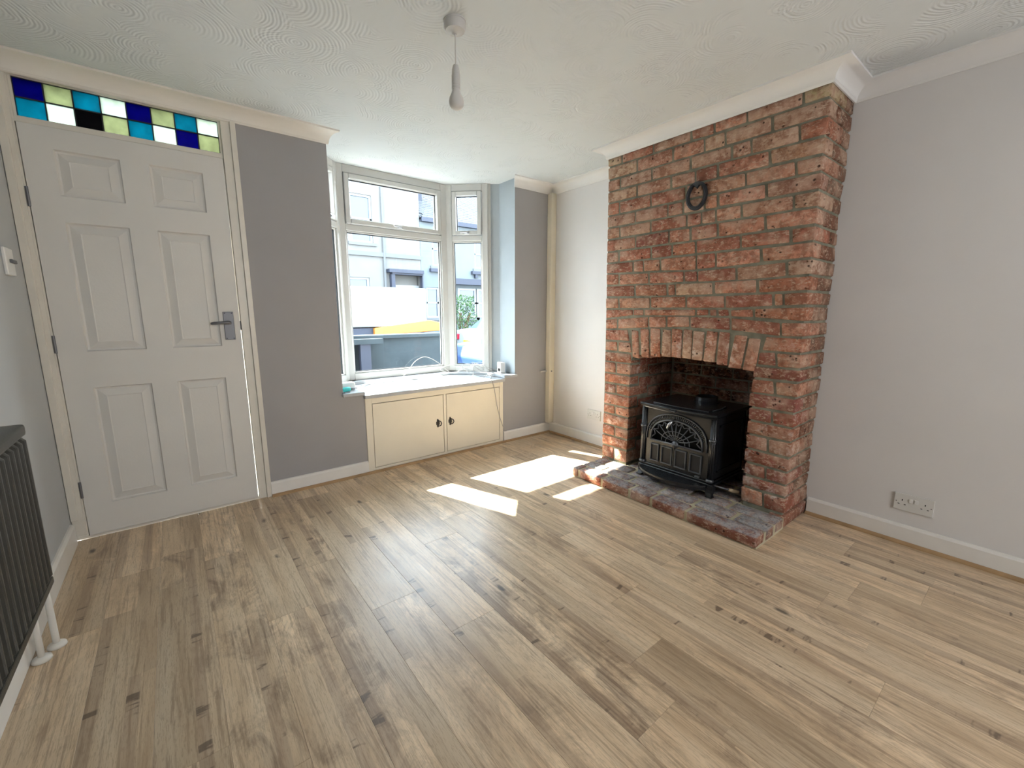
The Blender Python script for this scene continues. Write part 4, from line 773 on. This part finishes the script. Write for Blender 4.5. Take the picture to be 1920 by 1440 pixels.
# arch mouldings
def arc_tube(k, r, x, dz=0, w=aw, h=ah):
    return MB().tube([(x, y, z) for y, z in arch(k, dz, 24, w, h)], r, 8)
arc_tube(1.02, .006, SX+.0).tube([(SX, yc-aw*1.02, az0), (SX, yc+aw*1.02, az0)], .006, 8).build('window_surround', 'stove_edge', st, smooth=True)
arc_tube(1.0, .0045, SX-.002, 0, .205, .192).build('arch_moulding', 'stove_edge', st, smooth=True)
rb = MB()
for i in range(4, 45):
    a = math.pi*i/48
    def pt(w_, h_): return (yc+w_*math.cos(a), az0+h_*(math.sin(a)**.72))
    p, q = pt(.183, .166), pt(.198, .184)
    rb.tube([(SX+.001, *p), (SX-.004, (p[0]+q[0])/2, (p[1]+q[1])/2), (SX+.001, *q)], .0028, 5)
rb.build('fluted_band', 'stove_edge', st, smooth=True)
# cobweb grille
web = MB(); hub = (yc-.0, az0-.002)
def on_arch(a, k): return (yc+aw*.97*k*math.cos(a), az0+ah*.97*k*(math.sin(a)**.72))
angs = [math.radians(v) for v in (3, 22, 42, 60, 77, 90, 103, 122, 140, 160, 177)]
for a in angs[1:-1]:
    p = on_arch(a, 1); web.tube([(SX+.004, hub[0], hub[1]+.02), (SX-.002, (hub[0]+p[0])/2, (hub[1]+p[1])/2), (SX+.004, *p)], .0032, 6)
for k, sag in ((.40, 0), (.58, .0), (1.0, .13)):
    for a, b in zip(angs, angs[1:]):
        m_ = (a+b)/2; p, q, r_ = on_arch(a, k), on_arch(b, k), on_arch(m_, k*(1-sag))
        web.tube([(SX, *p), (SX-.001, (p[0]+r_[0])/2*1.0, (p[1]+r_[1])/2-.0), (SX-.002, *r_), (SX-.001, (q[0]+r_[0])/2, (q[1]+r_[1])/2), (SX, *q)], .0026 if k < 1 else .0034, 5)
web.lathe((SX, hub[0], hub[1]+.004), [(.022, -.004), (.021, .006)], 20, 'x')
web.build('cobweb_grille', 'stove_edge', st, smooth=True)
kn = MB().tube([(SX-.002, yc+.018, .478), (SX-.024, yc+.020, .470), (SX-.034, yc+.030, .450), (SX-.036, yc+.040, .428)], [.006, .007, .010, .006], 10)
kn.build('door_knob', 'chrome', st, smooth=True)
# four framed panels low on the doors
for (ya, yb) in ((-1.378, -1.440), (-1.458, -1.535), (-1.552, -1.630), (-1.652, -1.728)):
    f_ = MB(); z0, z1, t = .180, .297, .007
    f_.box(SX-.007, SX+.006, yb, ya, z1-t, z1).box(SX-.007, SX+.006, yb, ya, z0, z0+t).box(SX-.007, SX+.006, ya-t, ya, z0+t, z1-t).box(SX-.007, SX+.006, yb, yb+t, z0+t, z1-t)
    p_ = f_.build('door_panel', 'stove_edge', st, bevel=.002)
    MB().box(SX+.0015, SX+.006, yb+t, ya-t, z0+t, z1-t).build('panel_inset', 'stove_inset', p_)
MB().box(SX-.006, SX+.004, -1.548, -1.540, .172, .318).build('door_meeting_strip', 'stove', st, bevel=.002)
MB().box(SX-.008, SX+.006, -1.722, -1.694, .160, .167).build('badge', 'chrome', st)
# base moulding, ash lip, legs
bm_ = MB()
for off, z0, z1 in ((.016, .128, .142), (.008, .142, .156)): bm_.box(SX-off, SD, SY1-off, SY0+off, z0, z1)
bm_.build('base_moulding', 'stove', st, bevel=.004)
lp = MB(); prof = []
outer, inner = [], []
for i in range(17):
    t = i/16; y = SY0-.004+(SY1-SY0+.02)*t; b_ = math.sin(math.pi*t)**.6
    outer.append((SX-.022-.100*b_, y)); inner.append((SX-.004, y))
ly = [(outer[i][0], outer[i][1]) for i in range(17)]
for i in range(16):
    a, b = ly[i], ly[i+1]
    lp.hexa([(SX, a[1], .104), (a[0]+.010, a[1], .100), (b[0]+.010, b[1], .100), (SX, b[1], .104)], [(SX, a[1], .134), (a[0], a[1], .127), (b[0], b[1], .127), (SX, b[1], .134)])
    lp.hexa([(a[0]+.002, a[1], .120), (a[0]-.005, a[1], .124), (b[0]-.005, b[1], .124), (b[0]+.002, b[1], .120)], [(a[0]+.003, a[1], .134), (a[0]-.004, a[1], .134), (b[0]-.004, b[1], .134), (b[0]+.003, b[1], .134)])
lp.build('ash_lip', 'stove', st)
def leg(x, y, dx, dy):
    secs = [(.132, 0, .030), (.110, .004, .026), (.092, .016, .018), (.075, .028, .015), (.0685, .034, .019)]
    mb = MB(); prev = None
    for z, o_, w_ in secs:
        cx_, cy_ = x+dx*o_, y+dy*o_
        r_ = [(cx_-w_, cy_-w_, z), (cx_+w_, cy_-w_, z), (cx_+w_, cy_+w_, z), (cx_-w_, cy_+w_, z)]
        if prev: mb.hexa(r_, prev)
        prev = r_
    return mb
for x, y, dx, dy in ((SX+.016, SY0-.012, -1, .25), (SX+.016, SY1+.012, -1, -.6), (SD-.04, SY0-.012, 1, .3), (SD-.04, SY1+.012, 1, -.3)):
    leg(x, y, dx, dy).build('leg', 'stove', st)
for ya_, yb_ in ((SY1-.004, SY1), (SY0, SY0+.004)):
    sp_ = MB()
    for z in (.20, .48): sp_.box(SX+.06, SD-.04, ya_, yb_, z, z+.008)
    for x in (SX+.06, SD-.048): sp_.box(x, x+.008, ya_, yb_, .20, .488)
    sp_.build('side_panel', 'stove', st)
lvr = MB().tube([(2.90, -1.795, .135), (2.925, -1.835, .125), (2.955, -1.868, .115)], .0055, 8).build('air_lever', 'steel', st, smooth=True)
MB().tube([(2.955, -1.868, .115), (2.975, -1.885, .108), (3.000, -1.905, .100)], [.009, .011, .010], 10).build('lever_grip', 'pinewood', lvr, smooth=True)

# ================================================================== PENDANT LIGHT
LX, LY = 1.449, -1.370
pl_ = empty('pendant_light', (LX, LY, H)); tag(pl_, 'bare bulb on a short white flex hanging from the ceiling', 'ceiling light')
o = MB().lathe((LX, LY, H), [(.043, 0), (.043, -.004), (.041, -.005), (.042, -.022), (.036, -.034), (.014, -.038), (.008, -.044), (.006, -.044)], 36).build('ceiling_rose', 'pendant', pl_); smooth_by_angle(o, 35)
MB().tube([(LX, LY, H-.04), (LX+.001, LY, 2.16), (LX, LY, 2.085)], .0028, 8).build('flex', 'plastic_grey', pl_, smooth=True)
o = MB().lathe((LX, LY, 2.088), [(.005, 0), (.010, -.002), (.0145, -.018), (.0155, -.034), (.0150, -.0345), (.0150, -.036), (.0165, -.037), (.0168, -.072), (.0160, -.073), (.0160, -.075), (.0168, -.076), (.0165, -.086)], 24).build('bulb_holder', 'pendant', pl_); smooth_by_angle(o, 35)
o = MB().lathe((LX, LY, 2.002), [(.0150, 0), (.0160, -.008), (.020, -.018), (.0265, -.030), (.0295, -.044), (.0275, -.058), (.020, -.068), (.010, -.073), (.002, -.0745)], 28).build('bulb', 'bulb', pl_); smooth_by_angle(o, 60)

# ================================================================== SOCKETS AND SWITCH
def socket(yc_, zc, label):
    s = empty('double_socket', (XR, yc_, zc)); tag(s, label, 'socket', 'double sockets on the right-hand wall')
    x = XR
    MB().box(x-.010, x-.0005, yc_-.073, yc_+.073, zc-.043, zc+.043).build('face_plate', 'plastic_grey', s, bevel=.003, seg=2)
    for dy in (-.010, .010): MB().box(x-.014, x-.010, yc_+dy-.007, yc_+dy+.007, zc-.004+.008, zc+.012+.012).build('rocker', 'plastic', s, bevel=.001)
    hh_ = MB()
    for dy in (-.042, .042):
        hh_.box(x-.0106, x-.009, yc_+dy-.002, yc_+dy+.002, zc+.006, zc+.014); hh_.box(x-.0106, x-.009, yc_+dy-.015, yc_+dy-.008, zc-.013, zc-.0095); hh_.box(x-.0106, x-.009, yc_+dy+.008, yc_+dy+.015, zc-.013, zc-.0095)
    hh_.build('pin_hole', 'dark', s)
    sc_ = MB()
    for dy in (-.064, .064): sc_.lathe((x-.0105, yc_+dy, zc), [(.0028, 0), (.0026, .001)], 8, 'x')
    sc_.build('screw', 'steel', s)
socket(-2.616, .211, 'white double socket low on the right wall near the camera')
socket(-.562, .268, 'white double socket on the alcove wall, left of the brick chimney breast')
sw = empty('light_switch', (XL, -.26, 1.345)); tag(sw, 'white switch on the pale left wall at the photo edge', 'switch')
MB().box(XL, XL+.012, -.315, -.205, 1.295, 1.405).build('face_plate', 'plastic', sw, bevel=.003)
MB().box(XL+.012, XL+.022, -.275, -.212, 1.345, 1.360).build('rocker', 'steel', sw, bevel=.002)

# ================================================================== RADIATOR
ra = empty('radiator', (.06, -1.8, .24)); tag(ra, 'black ribbed panel radiator on the left wall', 'radiator')
RY0, RY1, RZ0, RZ1 = -.952, -2.60, .248, .800
pn = MB(); pitch_ = .0455; prof = []; y = RY0-.006
prof.append((.070, RY0))
while y-pitch_ > RY1:
    for f_, x in ((.0, .071), (.18, .074), (.30, .0845), (.45, .0865), (.60, .0865), (.75, .0845), (.87, .074)): prof.append((x, y-pitch_*f_))
    y -= pitch_
prof.append((.070, RY1))
zs_ = [(RZ0+.022, 0), (RZ0+.040, 1), (RZ1-.050, 1), (RZ1-.034, 0)]
rows_ = []
for z, k in zs_: rows_.append([(.071+(x-.071)*k if x > .0705 else x, yy, z) for x, yy in prof])
for a, b in zip(rows_, rows_[1:]):
    for i in range(len(prof)-1): pn.quad(a[i], a[i+1], b[i+1], b[i])
o = pn.build('ribbed_panel', 'rad', ra); smooth_by_angle(o, 50)
rc = MB().box(.050, .070, RY1, RY0, RZ0, RZ1-.012)
rc.build('panel_back', 'rad', ra)
MB().box(.060, .082, RY1, RY0, RZ0, RZ0+.024).build('bottom_rail', 'rad', ra, bevel=.005, seg=2)
o = MB().prism([(.014, RY1), (.082, RY1), (.086, RY1+.01), (.086, RY0-.01), (.080, RY0+.002), (.014, RY0+.002)], RZ1-.036, RZ1).build('top_rail', 'rad', ra, bevel=.010, seg=3); smooth_by_angle(o, 40)
MB().box(.020, .060, RY0-.004, RY0+.001, RZ0+.01, RZ1-.03).build('side_cover', 'rad', ra)
MB().box(XL, .03, -1.25, -1.21, .40, .70).box(XL, .03, -2.3, -2.26, .40, .70).build('bracket', 'rad', ra)
vb = MB().lathe((.050, -.925, .262), [(.009, -.040), (.011, -.026), (.017, -.022), (.020, -.006), (.020, .016), (.014, .022)], 18, 'y').build('valve', 'black', ra, smooth=True)
MB().tube([(.050, -.915, .330), (.050, -.915, .245)], .012, 12).build('valve_body', 'pipe', vb, smooth=True)
MB().tube([(.050, -.915, .262), (.051, -.918, .16), (.053, -.925, .06), (.054, -.928, .002)], .0095, 12).lathe((.054, -.928, 0), [(.026, .0015), (.024, .010), (.012, .016)], 18).build('feed_pipe', 'pipe', ra, smooth=True)
MB().tube([(.026, -.985, .235), (.027, -.985, .10), (.027, -.985, .002)], .009, 12).lathe((.027, -.985, 0), [(.026, .0015), (.024, .010), (.012, .016)], 18).build('return_pipe', 'pipe', ra, smooth=True)

# ================================================================== THINGS ON THE WINDOW SILL
zw = .5745; zl = .601
bx = MB().box(1.372, 1.462, .095, .165, zl, zl+.052).build('small_box', 'plastic', bevel=.004); tag(bx, 'small white box at the left end of the window sill', 'box')
gl_ = empty('glue_bottle', (1.39, .05, zl+.012)); tag(gl_, 'turquoise tube with a grey pointed nozzle lying on the sill by the small white box', 'glue tube')
MB().lathe((0, 0, 0), [(.010, 0), (.0165, .004), (.0165, .044), (.010, .052)], 16, 'x').build('tube_body', 'teal', gl_, smooth=True).location = (0, 0, 0)
MB().lathe((.052, 0, 0), [(.008, 0), (.006, .012), (.003, .055), (.0015, .060)], 12, 'x').build('nozzle', 'steel', gl_, smooth=True)
for c_ in gl_.children: c_.matrix_parent_inverse = Matrix.Identity(4)
gl_.location = (1.362, .045, zl+.0166); gl_.rotation_euler = (0, 0, math.radians(12))
ky = MB().tube([(1.352+.011*math.cos(a), -.002+.011*math.sin(a), zl+.003) for a in [k*math.pi/6 for k in range(12)]], .0022, 6, closed=True).box(1.362, 1.392, -.004, .000, zl+.001, zl+.004)
tag(ky.build('key', 'steel'), 'small metal key at the front left corner of the window sill', 'key')
tr = empty('plastic_trim_strip', (1.55, .25, zw)); tag(tr, 'white plastic trim strip lying along the sill with its left end bent forward', 'trim strip')
tp_ = [(1.500, .075), (1.590, .330), (1.660, .415), (2.00, .425), (2.33, .425)]
o = MB()
def ribbon(mb, pts, w_, z0, z1):
    for (a, b) in zip(pts, pts[1:]):
        A_, B_ = Vector((*a, 0)), Vector((*b, 0)); u = (B_-A_).normalized(); n_v = Vector((-u.y, u.x, 0))*w_
        q = [A_-n_v, B_-n_v+u*.004, B_+n_v+u*.004, A_+n_v]; mb.hexa([(p.x, p.y, z0) for p in q], [(p.x, p.y, z1) for p in q])
ribbon(o, tp_, .012, zw, zw+.010); o.build('strip', 'plastic', tr, bevel=.002)
o = MB(); ribbon(o, [(1.503, .100), (1.585, .332)], .0015, zw+.010, zw+.0135); o.build('edge', 'iron', tr)
tag(MB().lathe((2.06, .405, zw+.0102), [(.026, 0), (.029, .004), (.026, .012), (.014, .018)], 24).build('plastic_cap', 'plastic', smooth=True), 'round white plastic cap on the middle of the window sill', 'cap')
ad = MB().box(2.748, 2.806, .095, .150, zl, zl+.098).build('power_adaptor', 'plastic', bevel=.006); tag(ad, 'white power adaptor standing at the right end of the window sill', 'adaptor')
MB().box(2.742, 2.748, .105, .125, zl+.02, zl+.045).build('port', 'dark', ad)
def spline(pts, n=10):
    P = [Vector(p) for p in pts]; out = []
    for i in range(len(P)-1):
        p0, p1, p2, p3 = P[max(i-1, 0)], P[i], P[i+1], P[min(i+2, len(P)-1)]
        for k in range(n):
            t = k/n; out.append(.5*((2*p1)+(-p0+p2)*t+(2*p0-5*p1+4*p2-p3)*t*t+(-p0+3*p1-3*p2+p3)*t**3))
    return out+[P[-1]]
cr = random.Random(3); zz = zl+.004
tang = [(2.74, .12, zz+.02), (2.66, .16, zz+.05), (2.58, .30, zz+.09), (2.62, .22, zz+.02), (2.70, .12, zz), (2.60, .20, zw+.004), (2.50, .34, zz+.04), (2.58, .38, zz+.07), (2.66, .20, zz+.03), (2.56, .10, zw+.004), (2.44, .22, zw+.004), (2.36, .30, zw+.004), (2.28, .24, zw+.004), (2.40, .15, zw+.004), (2.52, .20, zw+.014), (2.60, .28, zz+.06), (2.69, .17, zz+.02), (2.62, .06, zw+.004), (2.57, .02, zw+.004), (2.555, -.038, zw+.001), (2.580, -.042, .50), (2.615, -.030, .35), (2.655, -.026, .22), (2.690, -.030, .13), (2.712, -.034, .105)]
tag(MB().tube(spline(tang, 9), .0027, 6).build('white_cable', 'cord', smooth=True), 'thin white cable tangled on the sill and trailing down the right cupboard door', 'cable', 'white cables on the sill')
loop = [(2.68, .16, zz+.01), (2.60, .32, zz+.012), (2.45, .40, zz+.07), (2.33, .44, zz+.03), (2.42, .36, zz+.004), (2.52, .30, zz+.05), (2.60, .20, zz+.10), (2.64, .14, zz+.04), (2.70, .14, zz+.012)]
tag(MB().tube(spline(loop, 9), .0027, 6).build('white_cable', 'cord', smooth=True), 'white cable looping in the air above the tangle beside the power adaptor', 'cable', 'white cables on the sill')
arcl = [(1.99, .47, zl+.004), (2.04, .49, zl+.03), (2.12, .505, zl+.115), (2.22, .505, zl+.150), (2.33, .495, zl+.10), (2.40, .47, zl+.03), (2.43, .45, zl+.004)]
tag(MB().tube(spline(arcl, 9), .0028, 6).build('cable_reflection', 'cord', smooth=True), 'arched loop standing in for a cable reflection in the lower middle window pane', 'cable')  # loop modelled to stand in for the cable's reflection in the pane

# ================================================================== OUTSIDE
gz_ = -.25
struct(MB().box(-12, 30, .9, 60, gz_-.1, gz_).build('ground', 'asphalt'))
struct(MB().box(-12, 30, .62, 2.9, gz_, gz_+.08).box(-12, 30, 8.7, 12, gz_, gz_+.10).build('pavement', 'pave'))
gw = empty('garden_wall', (2, 2.2, gz_)); tag(gw, 'dark grey front garden wall outside the middle window', 'garden wall')
MB().box(-.5, 3.30, 2.20, 2.34, gz_+.08, .82).build('wall_body', 'gardenwall', gw); MB().box(-.52, 3.32, 2.16, 2.38, .82, .865).build('coping', 'gardenwall', gw, bevel=.006)
for x in (1.98, 2.18): MB().box(x, x+.12, 2.06, 2.14, gz_+.08, .80).build('post', 'dark_trim', gw)
MB().box(1.9, 2.45, 2.04, 2.15, .77, .83).build('rail', 'gardenwall', gw)
# flatbed lorry with a white box panel
lo = empty('box_lorry', (3, 5.6, gz_)); tag(lo, 'white box lorry with an orange and yellow chassis parked outside the middle window', 'lorry')
MB().box(.2, 4.555, 5.0, 6.9, .86, 1.60).build('box_body', 'van_white', lo, bevel=.02)
MB().prism_y([(3.45, .70), (4.90, .76), (4.90, .915), (4.60, .975), (3.45, .84)], 4.96, 6.9).build('chassis', 'orange', lo, bevel=.01)
MB().box(.3, 3.6, 5.05, 6.85, .50, .84).build('underframe', 'dark_trim', lo)
for x in (.9, 4.2):
    for y in (5.15, 6.7): MB().lathe((x, y, gz_+.42), [(.2, -.12), (.40, -.11), (.42, -.09), (.42, .09), (.40, .11), (.2, .12)], 24, 'y').build('wheel', 'tyre', lo, smooth=True)
# cars
def car(name, x0, y0, L, W_, paint, label):
    c = empty(name, (x0+L/2, y0+W_/2, gz_)); tag(c, label, 'car', 'cars parked in the street')
    pr_ = [(0, .35), (.03, .60), (.06, .92), (.55, .98), (1.05, 1.36), (1.5, 1.44), (2.5, 1.42), (3.2, 1.02), (4.1, .90), (4.25, .70), (4.28, .35), (3.9, .24), (.4, .24)]
    k = L/4.28; P_ = [(x0+x*k, gz_+z) for x, z in pr_]
    low = [P_[0], P_[1], P_[2], P_[3], (x0+3.2*k, gz_+1.0), P_[8], P_[9], P_[10], P_[11], P_[12]]
    MB().prism_y(low, y0, y0+W_).build('body', paint, c, bevel=.05, seg=3)
    cab = [(x0+.50*k, .96), (x0+1.0*k, 1.34), (x0+1.5*k, 1.42), (x0+2.5*k, 1.40), (x0+3.2*k, .98)]
    b = [(x, y, gz_+z) for x, z in cab for y in (0,)]
    mb = MB(); A_ = [(x, y0+.06+.10*(z > 1.2), gz_+z) for x, z in cab]; B_ = [(x, y0+W_-.06-.10*(z > 1.2), gz_+z) for x, z in cab]
    mb.hexa(A_, B_); mb.build('cabin_glass', 'car_glass', c, bevel=.02)
    mb = MB().hexa([(x0+.98*k, y0+.15, gz_+1.33), (x0+2.55*k, y0+.15, gz_+1.39), (x0+2.55*k, y0+W_-.15, gz_+1.39), (x0+.98*k, y0+W_-.15, gz_+1.33)], [(x0+1.05*k, y0+.2, gz_+1.41), (x0+2.45*k, y0+.2, gz_+1.46), (x0+2.45*k, y0+W_-.2, gz_+1.46), (x0+1.05*k, y0+W_-.2, gz_+1.41)])
    mb.build('roof', paint, c, bevel=.02)
    for x in (x0+.8*k, x0+3.45*k):
        for y in (y0+.04, y0+W_-.04): MB().lathe((x, y, gz_+.31), [(.15, -.08), (.30, -.08), (.31, -.05), (.31, .05), (.30, .08), (.15, .08)], 20, 'y').build('wheel', 'tyre', c, smooth=True)
    for y in (y0+.02, y0+W_-.36): MB().box(x0-.0, x0+.08, y, y+.34, gz_+.72, gz_+.86).build('tail_light', 'red', c, bevel=.015)
    MB().box(x0+.0, x0+.05, y0+W_/2-.26, y0+W_/2+.26, gz_+.60, gz_+.72).build('number_plate', 'plate', c)
    return c
cw_ = car('car', 5.95, 4.75, 4.3, 1.75, 'car_white', 'white car with red tail lights and yellow number plate seen through the right window')
cb_ = car('car', 4.10, 2.95, 4.2, 1.68, 'car_blue', 'blue car parked in front of the white car, seen low through the right window')
cb_.rotation_euler = (0, 0, math.pi); cb_.location = (4.62+2.1, 2.95+.84, gz_); cb_.scale = (1, 1, .82)
# bush
bs = empty('bush', (8.0, 9.1, gz_)); tag(bs, 'green bush across the street seen through the right window', 'bush')
br_ = random.Random(11); lf = MB()
for i in range(2200):
    a, b = br_.uniform(0, 2*math.pi), br_.uniform(0, 1); r = .62*(br_.random()**.4)*(1-.35*b)
    p = Vector((8.0+r*math.cos(a), 9.2+r*math.sin(a)*.7, gz_+.15+b*1.75)); s_l = .06
    d1_ = Vector((br_.uniform(-1, 1), br_.uniform(-1, 1), br_.uniform(-.3, 1))).normalized()*s_l; d2_ = Vector((br_.uniform(-1, 1), br_.uniform(-1, 1), br_.uniform(-1, 1))).normalized()*s_l*.5
    lf.quad(p, p+d1_*.5+d2_, p+d1_, p+d1_*.5-d2_)
stuff(lf.build('foliage', 'leaf', bs))
sm = MB()
for k in range(5): sm.tube([(8.0, 9.2, gz_), (8.0+.1*math.cos(k), 9.2+.1*math.sin(k), .5), (8.0+.3*math.cos(k*1.3), 9.2+.25*math.sin(k*1.3), 1.1)], .025, 6)
sm.build('stem', 'bark', bs)
# terraced houses
h1 = empty('terraced_house', (5, 12, gz_)); tag(h1, 'tall pale rendered house with dark door hood across the street, through the middle window', 'house', 'houses across the street')
h2 = empty('terraced_house', (10, 12, gz_)); tag(h2, 'lower pale house with grey tiled roof and bay across the street, through the right window', 'house', 'houses across the street')
def wall_holes(x0, x1, z0, z1, holes, y0, y1):
    xs = sorted(set([x0, x1]+[v for h in holes for v in h[:2]])); zs2 = sorted(set([z0, z1]+[v for h in holes for v in h[2:]])); mb = MB()
    for a, b in zip(xs, xs[1:]):
        for c0, c1 in zip(zs2, zs2[1:]):
            if not any(h[0] <= (a+b)/2 <= h[1] and h[2] <= (c0+c1)/2 <= h[3] for h in holes): mb.box(a, b, y0, y1, c0, c1)
    return mb
def hwin(parent, x0, x1, z0, z1, y=12.0, sill=True):
    f = MB(); frame_y(f, x0, x1, z0, z1, .07, y+.05, y+.12); f.box(x0, x1, y+.05, y+.12, (z0+z1)/2-.03, (z0+z1)/2+.03); w_ = f.build('window', 'out_frame', parent)
    MB().box(x0+.05, x1-.05, y+.09, y+.11, z0+.05, z1-.05).build('pane', 'out_glass', w_)
    s_ = MB().box(x0-.1, x1+.1, y-.06, y+.05, z0-.10, z0); s_.build('window_ledge', 'trim_out', w_)
H1 = [(5.45, 6.20, 3.45, 5.0), (4.2, 4.95, 3.45, 5.0), (6.85, 7.92, gz_, 2.45), (5.25, 6.0, .9, 2.3), (1.5, 2.6, .9, 2.3), (1.6, 2.4, 3.45, 5.0)]
wall_holes(-6, 7.95, gz_, 7.0, H1, 12.0, 12.25).build('facade', 'render_white', h1)
for i in (0, 1, 3, 4, 5): hwin(h1, *H1[i])
MB().box(6.85, 7.92, 12.15, 12.2, gz_, 2.1).build('front_door', 'out_frame', h1)
MB().box(6.62, 7.94, 11.72, 12.0, 2.50, 2.62).box(6.74, 7.94, 11.78, 12.0, 2.44, 2.50).box(6.72, 6.85, 11.8, 12.0, gz_, 2.44).box(7.90, 7.94, 11.8, 12.0, gz_, 2.44).build('door_hood', 'dark_trim', h1)
MB().box(-6, 7.95, 11.93, 12.0, 3.02, 3.16).build('string_course', 'trim_out', h1)
MB().prism_x([(11.6, 7.0), (12.2, 7.0), (15.5, 9.6), (15.0, 9.7)], -6, 7.94).build('roof', 'slate', h1)
MB().tube([(6.55, 11.95, gz_), (6.55, 11.95, 7.0)], .045, 8).build('drainpipe', 'trim_out', h1)
MB().box(-6, 7.9, 12.25, 20, gz_, 7.0).build('house_mass', 'render_white', h1)
H2 = [(8.15, 8.70, .9, 2.05), (8.45, 9.15, 2.85, 4.1), (10.35, 11.15, 2.85, 4.0), (9.5, 12.2, .9, 2.05), (12.6, 13.4, 2.85, 4.0)]
wall_holes(7.96, 24, gz_, 4.50, H2, 12.0, 12.25).build('facade', 'render_blue', h2)
for i in (0, 1, 2, 4): hwin(h2, *H2[i])
for x in (9.5, 10.4, 11.3): hwin(h2, x, x+.85, .9, 2.05, 11.9)
MB().box(9.2, 12.4, 11.6, 12.0, 2.18, 2.40).build('bay_fascia', 'dark_trim', h2)
MB().box(10.15, 11.3, 11.85, 12.0, 2.62, 2.74).box(10.3, 10.42, 11.88, 12.0, 2.48, 2.62).box(11.05, 11.17, 11.88, 12.0, 2.48, 2.62).box(8.3, 9.3, 11.85, 12.0, 2.62, 2.74).build('dark_ledge', 'dark_trim', h2)
MB().box(7.96, 24, 12.25, 18, gz_, 4.5).build('house_mass', 'render_blue', h2)
MB().box(7.96, 24, 11.80, 12.0, 4.38, 4.52).build('gutter', 'dark_trim', h2)
# tiled roof: courses of overlapping tiles that can be told apart
rf = MB().prism_x([(11.85, 4.50), (16.0, 7.4), (16.0, 7.3), (11.95, 4.42)], 7.96, 24).build('roof', 'slate', h2)
tl = MB()
for r_i in range(20):
    t0 = r_i*.17; sy, sz = .82, .573
    for k in range(26):
        x = 8.0+k*.19+(.095 if r_i % 2 else 0); y_ = 11.83+t0*sy; z_ = 4.52+t0*sz
        tl.hexa([(x, y_, z_), (x+.18, y_, z_), (x+.18, y_+.19*sy, z_+.17*sz), (x, y_+.19*sy, z_+.17*sz)], [(x, y_, z_+.035), (x+.18, y_, z_+.035), (x+.18, y_+.19*sy, z_+.17*sz+.012), (x, y_+.19*sy, z_+.17*sz+.012)])
t_o = tl.build('roof_tiles', 'slate'); par(t_o, h2); stuff(t_o)
MB().box(8.0, 8.6, 13.0, 13.7, 5.0, 7.4).build('chimney_stack', 'dark_trim', h2)
